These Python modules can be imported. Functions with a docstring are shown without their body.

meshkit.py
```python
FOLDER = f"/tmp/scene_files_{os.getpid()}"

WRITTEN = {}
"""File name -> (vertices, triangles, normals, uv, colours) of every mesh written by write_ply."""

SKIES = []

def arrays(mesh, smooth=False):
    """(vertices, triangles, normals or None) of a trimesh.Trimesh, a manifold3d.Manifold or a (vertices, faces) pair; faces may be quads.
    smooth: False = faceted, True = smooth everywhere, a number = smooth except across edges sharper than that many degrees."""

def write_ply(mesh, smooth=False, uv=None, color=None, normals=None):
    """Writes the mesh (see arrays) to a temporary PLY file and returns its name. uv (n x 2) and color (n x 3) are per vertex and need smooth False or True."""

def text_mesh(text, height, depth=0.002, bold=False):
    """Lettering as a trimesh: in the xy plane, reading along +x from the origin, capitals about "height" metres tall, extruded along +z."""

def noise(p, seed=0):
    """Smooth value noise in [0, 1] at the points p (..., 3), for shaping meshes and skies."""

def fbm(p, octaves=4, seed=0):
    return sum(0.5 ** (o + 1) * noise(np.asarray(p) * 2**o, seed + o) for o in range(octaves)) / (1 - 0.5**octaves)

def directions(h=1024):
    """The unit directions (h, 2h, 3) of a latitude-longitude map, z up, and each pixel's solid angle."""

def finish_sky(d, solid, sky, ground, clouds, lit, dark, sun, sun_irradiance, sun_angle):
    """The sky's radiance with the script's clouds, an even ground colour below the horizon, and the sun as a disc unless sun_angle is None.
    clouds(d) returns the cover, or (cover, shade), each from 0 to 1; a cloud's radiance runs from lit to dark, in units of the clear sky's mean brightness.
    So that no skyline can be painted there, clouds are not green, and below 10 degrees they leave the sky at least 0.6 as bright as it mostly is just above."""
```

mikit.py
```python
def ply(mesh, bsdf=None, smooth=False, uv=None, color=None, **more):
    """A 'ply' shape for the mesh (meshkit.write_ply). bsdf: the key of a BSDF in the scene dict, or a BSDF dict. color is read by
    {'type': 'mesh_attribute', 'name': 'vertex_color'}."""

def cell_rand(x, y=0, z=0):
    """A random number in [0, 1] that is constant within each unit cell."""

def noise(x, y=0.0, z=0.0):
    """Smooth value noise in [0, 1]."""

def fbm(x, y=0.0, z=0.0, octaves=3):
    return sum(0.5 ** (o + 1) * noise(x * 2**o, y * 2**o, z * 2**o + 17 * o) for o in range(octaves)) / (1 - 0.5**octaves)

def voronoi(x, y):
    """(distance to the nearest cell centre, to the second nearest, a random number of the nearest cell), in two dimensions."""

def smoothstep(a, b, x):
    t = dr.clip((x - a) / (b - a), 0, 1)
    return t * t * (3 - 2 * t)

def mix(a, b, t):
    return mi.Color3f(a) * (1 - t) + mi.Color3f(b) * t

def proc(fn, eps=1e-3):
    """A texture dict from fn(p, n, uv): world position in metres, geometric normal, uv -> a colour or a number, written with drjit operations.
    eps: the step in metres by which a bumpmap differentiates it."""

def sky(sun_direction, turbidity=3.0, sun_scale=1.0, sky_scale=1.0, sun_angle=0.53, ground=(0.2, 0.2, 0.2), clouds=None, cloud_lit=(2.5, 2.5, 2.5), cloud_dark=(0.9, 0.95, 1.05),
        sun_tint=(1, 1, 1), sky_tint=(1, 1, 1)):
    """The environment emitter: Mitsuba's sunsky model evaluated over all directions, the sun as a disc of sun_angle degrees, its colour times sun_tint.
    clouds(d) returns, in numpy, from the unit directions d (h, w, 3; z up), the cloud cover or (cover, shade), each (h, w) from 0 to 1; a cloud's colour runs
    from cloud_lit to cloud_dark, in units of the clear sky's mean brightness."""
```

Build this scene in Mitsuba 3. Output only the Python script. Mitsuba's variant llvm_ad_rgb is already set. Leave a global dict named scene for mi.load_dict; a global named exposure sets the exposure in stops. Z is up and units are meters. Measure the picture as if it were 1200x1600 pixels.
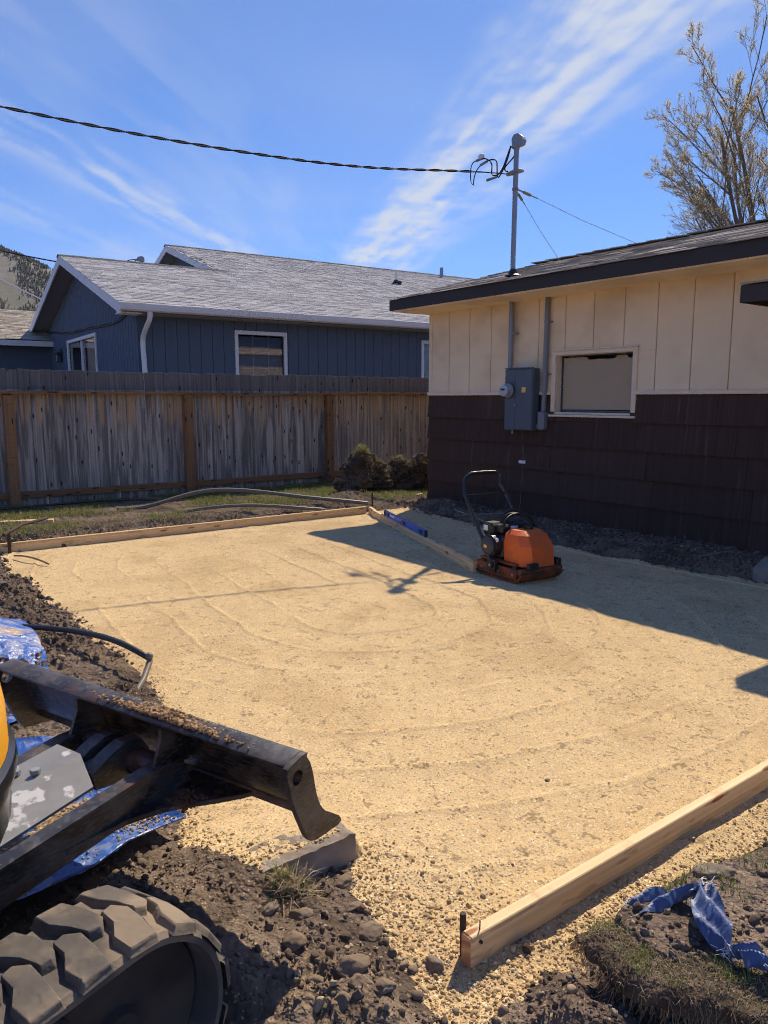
import math
import numpy as np
import trimesh
import drjit as dr
import mitsuba as mi
import mikit
import meshkit
import shapely
from shapely.geometry import Polygon, Point
from mikit import fbm, noise, voronoi, cell_rand, smoothstep, mix, proc

# ----------------------------------------------------------------------------- camera, light, exposure
T = mi.ScalarTransform4f
CAM_H, PITCH, YAW = 1.5, math.radians(8.46), math.radians(36.85)
FW = [math.sin(YAW) * math.cos(PITCH), math.cos(YAW) * math.cos(PITCH), -math.sin(PITCH)]
scene = {
    'haze_air': {'type': 'homogeneous', 'albedo': {'type': 'rgb', 'value': [0.95, 0.95, 0.95]}, 'sigma_t': 0.00005},
    'camera': {'type': 'perspective', 'fov': 2 * math.degrees(math.atan(600 / 1190)), 'fov_axis': 'x', 'near_clip': 0.05, 'far_clip': 14000.0, 'medium': {'type': 'ref', 'id': 'haze_air'},
               'to_world': T().look_at(origin=[0, 0, CAM_H], target=[FW[0], FW[1], CAM_H + FW[2]], up=[0, 0, 1])},
}
labels = {}


def clouds(d):
    z = np.maximum(d[..., 2], 0.06)
    qx, qy = d[..., 0] / z, d[..., 1] / z
    c, al = qx * 0.89 - qy * 0.45, qx * 0.45 + qy * 0.89
    w = meshkit.fbm(np.stack([c * 1.6, al * 0.7, c * 0], -1), 4, 3) - 0.5
    c2 = c + 0.16 * w
    fine = meshkit.fbm(np.stack([c * 13 + 0.8 * w, al * 2.2 + c * 4, c * 0 + 4], -1), 6, 9)
    rip = meshkit.fbm(np.stack([c * 8 - al * 3, al * 9 + c * 5, c * 0 + 2], -1), 5, 21)
    st = lambda a, b, x: np.clip((x - a) / (b - a), 0, 1) ** 2 * (3 - 2 * np.clip((x - a) / (b - a), 0, 1))
    band = st(0.62, 0.84, c2) * (1 - st(1.0, 1.5, c2))
    cover = band * (0.10 + 0.80 * st(0.30, 0.74, fine * 0.64 + rip * 0.36))
    e, f = qx * 0.69 - qy * 0.72, qx * 0.72 + qy * 0.69
    fine2 = meshkit.fbm(np.stack([e * 12 + w, f * 2.2 + e * 3, c * 0 + 7], -1), 6, 33)
    for at, wd, k in ((-1.86, 0.17, 0.50), (-2.65, 0.22, 0.22), (-1.25, 0.3, 0.12)):
        cover = cover + k * np.exp(-((e + 0.2 * w - at) / wd) ** 2) * st(0.34, 0.70, fine2)
    veil = meshkit.fbm(np.stack([qx * 0.5, qy * 0.35, c * 0 + 1], -1), 4, 5)
    cover = cover + 0.16 * st(0.42, 0.75, veil)
    return np.clip(cover, 0, 0.8) * st(0.05, 0.15, d[..., 2])


SUN = (0.765, 0.47, 1.0)
scene['sky'] = mikit.sky(SUN, turbidity=1.9, clouds=clouds, cloud_lit=(2.5, 2.62, 2.8), sky_tint=(0.47, 0.69, 1.09), ground=(0.22, 0.19, 0.15))
exposure = 2.05

rng = np.random.default_rng(7)

# ----------------------------------------------------------------------------- helpers


def uniq(key):
    if key not in scene and key not in labels:
        return key
    i = 1
    while f'{key}_{i:03d}' in scene or f'{key}_{i:03d}' in labels:
        i += 1
    return f'{key}_{i:03d}'


def add(key, mesh, bsdf, smooth=False, uv=None, color=None, parent=None, **lab):
    key = uniq(f'{parent}__{key}' if parent else key)
    scene[key] = mikit.ply(mesh, bsdf, smooth, uv=uv, color=color)
    if lab:
        labels[key] = {k: v for k, v in lab.items() if v}
    return key


def thing(key, label, category, group=None):
    key = uniq(key)
    labels[key] = {'label': label, 'category': category}
    if group:
        labels[key]['group'] = group
    return key


_s = np.array([[a, b, c] for a in (-1, 1) for b in (-1, 1) for c in (-1, 1)], float)
_tpl = np.repeat(_s, 3, 0)
_in = np.tile(1 - np.eye(3) * 0, (8, 1))
_k = np.tile(np.arange(3), 8)


def _hull_faces():
    v = _tpl * 1.0
    v = v * 1.0
    w = v.copy()
    for i in range(24):
        for a in range(3):
            if a != _k[i]:
                w[i, a] *= 0.8
    h = trimesh.Trimesh(w, trimesh.convex.convex_hull(w).faces if False else __import__('scipy.spatial', fromlist=['ConvexHull']).ConvexHull(w).simplices, process=False)
    f = h.faces.copy()
    n = np.cross(w[f[:, 1]] - w[f[:, 0]], w[f[:, 2]] - w[f[:, 0]])
    out = (n * w[f].mean(1)).sum(1) < 0
    f[out] = f[out][:, ::-1]
    return f


_HF = _hull_faces()


def box(x0, x1, y0, y1, z0, z1, b=0.003):
    """A box with chamfered edges."""
    lo, hi = np.minimum([x0, y0, z0], [x1, y1, z1]), np.maximum([x0, y0, z0], [x1, y1, z1])
    c, h = (lo + hi) / 2, (hi - lo) / 2
    b = min(b, 0.45 * h.min())
    v = _tpl * h
    for a in range(3):
        m = _k != a
        v[m, a] -= _tpl[m, a] * b
    return trimesh.Trimesh(v + c, _HF, process=False)


def cat(*ms):
    ms = [m for m in ms if m is not None]
    return trimesh.util.concatenate(ms)


def tube(pts, r, sides=8, cap=True):
    p = np.asarray(pts, float)
    n = len(p)
    r = np.broadcast_to(np.asarray(r, float), (n,))
    t = np.gradient(p, axis=0)
    t /= np.linalg.norm(t, axis=1, keepdims=True) + 1e-12
    ref = np.array([0, 0, 1.0]) if abs(t[0, 2]) < 0.9 else np.array([1.0, 0, 0])
    a = np.cross(t[0], ref)
    a /= np.linalg.norm(a)
    A = [a]
    for i in range(1, n):
        a = A[-1] - t[i] * (A[-1] @ t[i])
        A.append(a / (np.linalg.norm(a) + 1e-12))
    A = np.array(A)
    B = np.cross(t, A)
    ang = np.arange(sides) * 2 * np.pi / sides
    v = (p[:, None] + r[:, None, None] * (np.cos(ang)[None, :, None] * A[:, None] + np.sin(ang)[None, :, None] * B[:, None])).reshape(-1, 3)
    i, j = np.meshgrid(np.arange(n - 1), np.arange(sides), indexing='ij')
    q = np.stack([i * sides + j, i * sides + (j + 1) % sides, (i + 1) * sides + (j + 1) % sides, (i + 1) * sides + j], -1).reshape(-1, 4)
    f = np.vstack([q[:, [0, 1, 2]], q[:, [0, 2, 3]]])
    if cap:
        k = len(v)
        v = np.vstack([v, p[:1], p[-1:]])
        jj = np.arange(sides)
        f = np.vstack([f, np.stack([(jj + 1) % sides, jj, jj * 0 + k], 1), np.stack([(n - 1) * sides + jj, (n - 1) * sides + (jj + 1) % sides, jj * 0 + k + 1], 1)])
    return trimesh.Trimesh(v, f, process=False)


def tubes(lines, sides=4):
    """Many thin tubes as one mesh: lines is a list of (points, radii)."""
    V, F, at = [], [], 0
    ang = np.arange(sides) * 2 * np.pi / sides
    for k in sorted({len(p) for p, _ in lines}):
        P = np.array([p for p, _ in lines if len(p) == k])
        R = np.array([r for p, r in lines if len(p) == k])
        t = np.gradient(P, axis=1)
        t /= np.linalg.norm(t, axis=2, keepdims=True) + 1e-12
        ref = np.where(np.abs(t[:, :1, 2:]) < 0.9, [0, 0, 1.0], [1.0, 0, 0])
        A = np.cross(t, np.broadcast_to(ref, t.shape))
        A /= np.linalg.norm(A, axis=2, keepdims=True) + 1e-12
        B = np.cross(t, A)
        v = P[:, :, None] + R[:, :, None, None] * (np.cos(ang)[:, None] * A[:, :, None] + np.sin(ang)[:, None] * B[:, :, None])
        i, j = np.meshgrid(np.arange(k - 1), np.arange(sides), indexing='ij')
        q = np.stack([i * sides + j, i * sides + (j + 1) % sides, (i + 1) * sides + (j + 1) % sides, (i + 1) * sides + j], -1).reshape(-1, 4)
        f = np.vstack([q[:, [0, 1, 2]], q[:, [0, 2, 3]]])
        V.append(v.reshape(-1, 3))
        F.append((f[None] + (at + np.arange(len(P)) * k * sides)[:, None, None]).reshape(-1, 3))
        at += len(P) * k * sides
    return trimesh.Trimesh(np.vstack(V), np.vstack(F), process=False)


def spline(pts, n=24):
    from scipy.interpolate import CubicSpline
    p = np.asarray(pts, float)
    s = np.r_[0, np.cumsum(np.linalg.norm(np.diff(p, axis=0), axis=1))]
    return CubicSpline(s, p)(np.linspace(0, s[-1], n))


def extr(poly, h):
    """polygon (points or shapely) in xy, extruded 0..h along z."""
    if not hasattr(poly, 'exterior'):
        poly = Polygon(poly)
    return trimesh.creation.extrude_polygon(poly, h, engine='earcut')


def place(mesh, o, ux, uy, uz):
    """mesh in local coords to o + x*ux + y*uy + z*uz."""
    M = np.stack([ux, uy, uz], 0)
    m = trimesh.Trimesh(np.asarray(mesh.vertices) @ M + np.asarray(o), mesh.faces.copy(), process=False)
    if np.linalg.det(M) < 0:
        m.faces = m.faces[:, ::-1]
    return m


def rot(m, deg, axis=(0, 0, 1), at=(0, 0, 0)):
    m = m.copy()
    m.apply_transform(trimesh.transformations.rotation_matrix(math.radians(deg), axis, at))
    return m


def mv(m, d):
    m = m.copy()
    m.apply_translation(d)
    return m


def buv(mesh, axis, k=0):
    """uv for things of wood: x runs along the grain, y across it, each piece k in its own band of y."""
    v = np.asarray(mesh.vertices)
    o = [a for a in range(3) if a != axis]
    a = v[:, o[0]] + v[:, o[1]]
    return np.stack([v[:, axis], a - a.min() + 10.0 * k], 1)


def seeded(mesh, k):
    v = np.asarray(mesh.vertices)
    return np.tile([[k * 0.37 % 1.0, k * 0.61803 % 1.0]], (len(v), 1))


def blob(r, sub=2, amp=0.3, freq=1.2, seed=0, squash=(1, 1, 1), cuts=0):
    m = trimesh.creation.icosphere(subdivisions=sub, radius=1.0)
    v = np.asarray(m.vertices)
    gc = np.random.default_rng(seed * 7 + 5)
    for _ in range(cuts):       # flats, as on broken stone
        n = gc.normal(size=3)
        n /= np.linalg.norm(n)
        over = np.maximum(v @ n - gc.uniform(0.55, 0.88), 0)
        v = v - over[:, None] * n * 0.9
    k = 1 + amp * 2 * (meshkit.fbm(v * freq + 31.7 * (seed + 1), 3, seed) - 0.5)
    return trimesh.Trimesh(v * k[:, None] * r * np.asarray(squash), m.faces, process=False)


def scatter(protos, pos, scale, seed=1, tilt=True, squash=None):
    """One mesh of many copies of small meshes. pos (n,3), scale (n,)."""
    g = np.random.default_rng(seed)
    n = len(pos)
    V, F, K, at = [], [], [], 0
    which = g.integers(0, len(protos), n)
    for w, m in enumerate(protos):
        idx = np.nonzero(which == w)[0]
        if not len(idx):
            continue
        v, f = np.asarray(m.vertices), np.asarray(m.faces)
        a = g.uniform(0, 2 * np.pi, len(idx))
        q = g.normal(size=(len(idx), 4)) if tilt else np.stack([np.cos(a / 2), a * 0, a * 0, np.sin(a / 2)], 1)
        q /= np.linalg.norm(q, axis=1, keepdims=True)
        W, X, Y, Z = q.T
        R = np.stack([1 - 2 * (Y * Y + Z * Z), 2 * (X * Y - Z * W), 2 * (X * Z + Y * W), 2 * (X * Y + Z * W), 1 - 2 * (X * X + Z * Z), 2 * (Y * Z - X * W),
                      2 * (X * Z - Y * W), 2 * (Y * Z + X * W), 1 - 2 * (X * X + Y * Y)], 1).reshape(-1, 3, 3)
        vv = np.einsum('nij,kj->nki', R, v) * scale[idx][:, None, None]
        if squash is not None:
            vv = vv * np.array([1, 1, squash])
        vv = vv + pos[idx][:, None]
        V.append(vv.reshape(-1, 3))
        F.append((f[None] + (at + np.arange(len(idx)) * len(v))[:, None, None]).reshape(-1, 3))
        K.append(np.repeat(idx, len(v)))
        at += len(idx) * len(v)
    return trimesh.Trimesh(np.vstack(V), np.vstack(F), process=False), np.concatenate(K)


def blades(pos, h, width, lean, seed=2):
    """Grass: each blade a bent strip of three triangles."""
    g = np.random.default_rng(seed)
    n = len(pos)
    a, b = g.uniform(0, 2 * np.pi, n), g.uniform(0, 2 * np.pi, n)
    L = lean * g.uniform(0.3, 1.2, n) * h
    dirv = np.stack([np.cos(a), np.sin(a), 0 * a], 1)
    side = np.stack([np.cos(b), np.sin(b), 0 * b], 1) * (np.broadcast_to(width, (n,)) / 2)[:, None]
    z = np.array([0, 0, 1.0])
    p1 = pos + dirv * (L * 0.3)[:, None] + z * (h * 0.6)[:, None]
    p2 = pos + dirv * L[:, None] + z * (h * np.clip(1 - 0.35 * (L / h) ** 2, 0.2, 1))[:, None]
    v = np.stack([pos - side, pos + side, p1 + side * 0.8, p1 - side * 0.8, p2], 1).reshape(-1, 3)
    f = (np.array([[0, 1, 2], [0, 2, 3], [3, 2, 4]])[None] + (np.arange(n) * 5)[:, None, None]).reshape(-1, 3)
    k = np.repeat(g.uniform(0, 1, n), 5)
    hh = np.tile([0, 0, 0.6, 0.6, 1.0], n)
    return trimesh.Trimesh(v, f, process=False), np.stack([k, hh], 1)


# ----------------------------------------------------------------------------- materials


CHEAP = set('''mat_white mat_soffit mat_ridge mat_grey_paint mat_grey_pvc mat_rubber_black mat_rust_steel mat_engine mat_black_plastic mat_bark mat_bark_twig mat_conifer mat_root
mat_yellow mat_black_gloss mat_hose_black mat_cream_trim mat_level mat_paper mat_hose_grey mat_clod mat_dark_trim mat_blue'''.split())


def mat(key, color, rough=0.6, bump=None, scale=0.002, two=True, eps=1e-3, spec=0.35, **kw):
    if key in CHEAP and hasattr(color, 'base'):
        color, bump = color.base, None
    c = proc(color) if callable(color) else {'type': 'rgb', 'value': list(color)} if not isinstance(color, dict) else color
    b = {'type': 'principled', 'base_color': c, 'roughness': proc(rough) if callable(rough) else rough, 'specular': spec, **kw}
    if bump:
        b = {'type': 'bumpmap', 'tex': proc(bump, eps), 'scale': scale, 'bsdf': b}
    scene[key] = {'type': 'twosided', 'bsdf': b} if two else b
    return key


C3 = mi.Color3f


def plain(base, var=0.15, f=6.0, dirt=None, amt=0.5, df=3.0):
    """A colour with mottling and, if given, patches of dirt."""
    def fn(p, n, uv):
        k = fbm(p.x * f, p.y * f, p.z * f, 3)
        c = C3(base) * (1 + var * 2 * (k - 0.5))
        if dirt is not None:
            d = smoothstep(0.45, 0.7, fbm(p.x * df + 9, p.y * df, p.z * df, 4))
            c = mix(c, C3(dirt), d * amt)
        return c
    fn.base = tuple(base)
    return fn


def gravel_col(p, n, uv):
    d1, d2, r1 = voronoi(p.x * 68, p.y * 68)
    e1, e2, r2 = voronoi(p.x * 150 + 3, p.y * 150)
    big = fbm(p.x * 0.9, p.y * 0.9, 0.0, 4)
    fine = noise(p.x * 420, p.y * 420, 0.0)
    sand = mix((0.47, 0.345, 0.168), (0.575, 0.435, 0.232), big)
    mid = noise(p.x * 13, p.y * 13, 0.0) * 0.5 + noise(p.x * 37, p.y * 37, 0.0) * 0.5
    c = sand * (0.80 + 0.42 * fine) * (0.90 + 0.20 * mid)
    st = smoothstep(0.42, 0.30, d1) * dr.select(r1 > 0.60, 1.0, 0.0)
    stone = mix((0.28, 0.20, 0.115), (0.76, 0.635, 0.41), cell_rand(r1 * 977.0))
    c = mix(c, stone, st * 0.85)
    st2 = smoothstep(0.45, 0.32, e1) * dr.select(r2 > 0.55, 1.0, 0.0)
    c = mix(c, mix((0.26, 0.19, 0.115), (0.72, 0.60, 0.41), cell_rand(r2 * 613.0)), st2 * 0.75)
    damp = smoothstep(0.5, 0.72, fbm(p.x * 2.1 + 7, p.y * 2.1, 0.0, 5))
    c = mix(c, c * C3(0.78, 0.74, 0.70), damp * 0.55)
    spk = smoothstep(0.70, 0.80, noise(p.x * 24, p.y * 24, 5.0)) * smoothstep(0.5, 0.7, noise(p.x * 90, p.y * 90, 2.0))
    return mix(c, C3(0.16, 0.115, 0.07), spk * 0.6)


def gravel_bump(p, n, uv):
    d1, d2, r1 = voronoi(p.x * 68, p.y * 68)
    e1, e2, r2 = voronoi(p.x * 150 + 3, p.y * 150)
    a = smoothstep(0.45, 0.1, d1) * dr.select(r1 > 0.60, 1.0, 0.0)
    b = smoothstep(0.45, 0.1, e1) * dr.select(r2 > 0.55, 1.0, 0.0)
    return a + 0.45 * b + 0.25 * noise(p.x * 420, p.y * 420, 0.0)


def dirt_col(p, n, uv):
    k = fbm(p.x * 5, p.y * 5, p.z * 5, 4)
    f = fbm(p.x * 60, p.y * 60, p.z * 60, 3)
    c = mix((0.085, 0.066, 0.052), (0.195, 0.152, 0.117), smoothstep(0.3, 0.7, k))
    c = c * (0.65 + 0.7 * f)
    d1, d2, r = voronoi(p.x * 90, p.y * 90)
    c = mix(c, C3(0.36, 0.28, 0.19), smoothstep(0.36, 0.2, d1) * dr.select(r > 0.86, 0.8, 0.0))
    dusty = smoothstep(0.5, 0.66, fbm(p.x * 2.3 + 31, p.y * 2.3, 0.0, 4))
    return mix(c, C3(0.235, 0.180, 0.118) * (0.7 + 0.6 * f), dusty * 0.5)


def dirt_bump(p, n, uv):
    return fbm(p.x * 60, p.y * 60, p.z * 60, 4) + 0.5 * noise(p.x * 27, p.y * 27, p.z * 27)


mat('mat_gravel', gravel_col, 0.95, gravel_bump, 0.0024, spec=0.15)
mat('mat_dirt', dirt_col, 0.97, dirt_bump, 0.028, spec=0.1)
VC = {'type': 'mesh_attribute', 'name': 'vertex_color'}
mat('mat_bits', VC, 0.92, spec=0.15)


def stone_col(p, n, uv):
    k = fbm(p.x * 22, p.y * 22, p.z * 22, 4)
    c = mix((0.12, 0.098, 0.075), (0.235, 0.197, 0.152), k)
    d = smoothstep(0.36, 0.52, fbm(p.x * 13 + 5, p.y * 13, p.z * 13, 3))
    return mix(c, C3(0.16, 0.118, 0.080), d * 0.8)


mat('mat_stone', stone_col, 0.85, lambda p, n, uv: fbm(p.x * 90, p.y * 90, p.z * 90, 3), 0.003)
mat('mat_clod', plain((0.07, 0.05, 0.036), 0.5, 30), 0.97, lambda p, n, uv: fbm(p.x * 120, p.y * 120, p.z * 120, 3), 0.006, spec=0.1)


def lumber(a, b, knot, rough=0.75):
    def fn(p, n, uv):
        s = cell_rand(uv.y * 0.1 + 0.5, 3.0)
        y = uv.y
        wav = 0.012 * noise(uv.x * 2.2, y * 6, s * 50)
        ring = noise((y + wav) * 120, uv.x * 0.8, s * 40)
        ring2 = noise((y + wav) * 420, uv.x * 3, s * 40)
        c = mix(a, b, 0.62 * ring + 0.25 * ring2 + 0.25 * (s - 0.3))
        d1, d2, r = voronoi(uv.x * 3.1 + s * 30, y * 14)
        k = smoothstep(0.17, 0.09, d1) * dr.select(r > 0.55, 1.0, 0.0)
        c = mix(c, knot, k)
        return mix(c, c * C3(0.62, 0.56, 0.50), smoothstep(0.62, 0.74, fbm(p.x * 9, p.y * 9, p.z * 40, 4)) * 0.7)
    return fn


mat('mat_form_wood', lumber((0.47, 0.315, 0.150), (0.80, 0.61, 0.355), (0.30, 0.120, 0.055)), 0.7, lambda p, n, uv: noise(uv.y * 400, uv.x * 5, 0.0), 0.0006)
mat('mat_end_grain', lambda p, n, uv: mix((0.40, 0.20, 0.10), (0.62, 0.38, 0.20), smoothstep(0.2, 0.8, noise(dr.sqrt(dr.square(p.x * 0.3) + dr.square(p.z + 0.05) + dr.square((p.y - 1.3))) * 350, 0.0, 0.0))), 0.85)


def fence_col(p, n, uv):
    s = cell_rand(uv.y * 0.1 + 0.5, 1.0)
    s2 = cell_rand(uv.y * 0.1 + 0.5, 2.0)
    h = uv.x
    y = uv.y
    g = fbm(y * 75, h * 1.3, s * 60, 3)
    g2 = noise(y * 300, h * 5, s * 60)
    c = mix((0.20, 0.182, 0.165), (0.50, 0.455, 0.405), smoothstep(0.25, 0.75, g) * 0.60 + 0.25 * g2 + 0.5 * (s - 0.45))
    # rain streaks and dark weathering, different on every board
    wth = smoothstep(0.42, 0.62, fbm(y * 22, h * 1.9 + s * 9, s2 * 40, 3))
    c = mix(c, C3(0.070, 0.068, 0.070), wth * 0.62)
    # bare tan wood with ragged lower ends where the cap rail kept the boards dry
    rag = 1.30 + 0.28 * (noise(y * 34, s * 20, 0.0) - 0.5) - 0.25 * s2
    tan = smoothstep(rag - 0.05, rag + 0.10, h) * dr.select(h < 1.57, 1.0, 0.0) * smoothstep(0.40, 0.60, noise(y * 42, s * 30, 3.0))
    c = mix(c, mix((0.40, 0.255, 0.13), (0.55, 0.36, 0.19), g2), tan * 0.65)
    warm = smoothstep(7.0, 8.4, p.x + 0.5 * s)
    c = mix(c, mix((0.235, 0.185, 0.13), (0.44, 0.36, 0.26), smoothstep(0.3, 0.7, g)), warm * 0.75 * (1 - wth * 0.5))
    top = dr.select(h > 1.62, 1.0, 0.0)
    c = mix(c, mix((0.075, 0.074, 0.076), (0.17, 0.163, 0.16), g), top * 0.85)
    d1, d2, r = voronoi(h * 2.7 + s * 30, y * 8)
    k = smoothstep(0.12, 0.06, d1) * dr.select(r > 0.6, 1.0, 0.0)
    return mix(c, C3(0.022, 0.018, 0.016), k * 0.9)


mat('mat_fence', fence_col, 0.9, lambda p, n, uv: fbm(uv.y * 160, uv.x * 3, 0.0, 3), 0.002, spec=0.15)
mat('mat_fence_rail', lumber((0.15, 0.078, 0.038), (0.32, 0.18, 0.092), (0.04, 0.025, 0.018)), 0.85, lambda p, n, uv: noise(uv.y * 260, uv.x * 4, 0.0), 0.001, spec=0.2)
mat('mat_cream', plain((0.82, 0.65, 0.435), 0.07, 3, (0.60, 0.445, 0.275), 0.5, 2.2), 0.75, lambda p, n, uv: fbm(p.x * 60, p.y * 90, p.z * 12, 3), 0.0012, spec=0.25)
mat('mat_cream_trim', plain((0.74, 0.60, 0.425), 0.05, 5), 0.65)


def shake_col(p, n, uv):
    s = uv.x
    st = noise(p.y * 70, p.z * 0.8, s * 30)
    st2 = noise(p.y * 190, p.z * 2.0, s * 30)
    c = mix((0.046, 0.0265, 0.0205), (0.086, 0.051, 0.039), 0.5 * st + 0.3 * st2 + 0.35 * (s - 0.4))
    worn = smoothstep(0.68, 0.8, fbm(p.y * 26, p.z * 1.4, 5.0, 4))
    return mix(c, C3(0.13, 0.105, 0.09), worn * 0.35)


mat('mat_shake', shake_col, 0.8, lambda p, n, uv: noise(p.y * 95, p.z * 1.2, uv.x * 30) + 0.4 * noise(p.y * 230, p.z * 2, 0.0), 0.003, spec=0.25)
mat('mat_dark_trim', plain((0.040, 0.036, 0.037), 0.25, 4), 0.7, lambda p, n, uv: fbm(p.x * 20, p.y * 8, p.z * 50, 3), 0.002)


def shade_of(lo, hi, tan, a, b):
    """The colour of one roof shingle from two random numbers."""
    c = np.array(lo) + (np.array(hi) - np.array(lo)) * a
    return c + (np.array(tan) - c) * (0.6 * min(max((b - 0.72) / 0.23, 0), 1))


GREY = ((0.29, 0.294, 0.30), (0.385, 0.388, 0.392), (0.27, 0.255, 0.24))
BROWN = ((0.15, 0.128, 0.108), (0.42, 0.365, 0.30), (0.50, 0.45, 0.39))
TAN = ((0.24, 0.215, 0.175), (0.40, 0.37, 0.31), (0.19, 0.165, 0.14))
VC = {'type': 'mesh_attribute', 'name': 'vertex_color'}
mat('mat_shingle', VC, 0.95, spec=0.15)
mat('mat_blue', plain((0.080, 0.108, 0.152), 0.10, 5), 0.7, lambda p, n, uv: fbm(p.x * 90, p.y * 90, p.z * 8, 3), 0.0015, spec=0.3)
mat('mat_white', plain((0.66, 0.66, 0.66), 0.06, 4), 0.55)
mat('mat_soffit', plain((0.20, 0.22, 0.25), 0.08, 4), 0.8)
mat('mat_ridge', plain((0.07, 0.068, 0.068), 0.2, 9), 0.95)
mat('mat_plaster', (0.42, 0.40, 0.37), 0.8)
mat('mat_sheathing', (0.30, 0.22, 0.13), 0.9)
scene['mat_pane'] = {'type': 'thindielectric'}
mat('mat_blind', (0.065, 0.095, 0.135), 0.7)
mat('mat_paper', plain((0.40, 0.315, 0.215), 0.10, 14), 0.9)
scene['mat_galvanized'] = {'type': 'twosided', 'bsdf': {'type': 'principled', 'base_color': {'type': 'rgb', 'value': [0.27, 0.29, 0.32]}, 'metallic': 0.6, 'roughness': 0.55}}
mat('mat_grey_paint', plain((0.085, 0.105, 0.125), 0.08, 6), 0.45, spec=0.5)
mat('mat_grey_pvc', plain((0.20, 0.215, 0.235), 0.08, 6), 0.55)
mat('mat_rubber_black', plain((0.016, 0.016, 0.017), 0.3, 9), 0.5, spec=0.4)
mat('mat_sticker', (0.82, 0.48, 0.16), 0.6)
mat('mat_label_white', (0.75, 0.75, 0.74), 0.6)
mat('mat_glass_meter', (0.42, 0.45, 0.48), 0.12, spec=0.6, clearcoat=1.0)
mat('mat_hose_black', plain((0.022, 0.022, 0.022), 0.3, 9, (0.12, 0.095, 0.07), 0.35, 9), 0.45, spec=0.5)
mat('mat_hose_grey', plain((0.15, 0.135, 0.115), 0.3, 9, (0.07, 0.055, 0.045), 0.6, 5), 0.5, spec=0.4)
mat('mat_rust_steel', plain((0.055, 0.038, 0.030), 0.4, 30), 0.8)
mat('mat_concrete', plain((0.26, 0.23, 0.195), 0.15, 18, (0.17, 0.135, 0.10), 0.7, 9), 0.92, lambda p, n, uv: fbm(p.x * 130, p.y * 130, p.z * 130, 3), 0.003)


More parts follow.
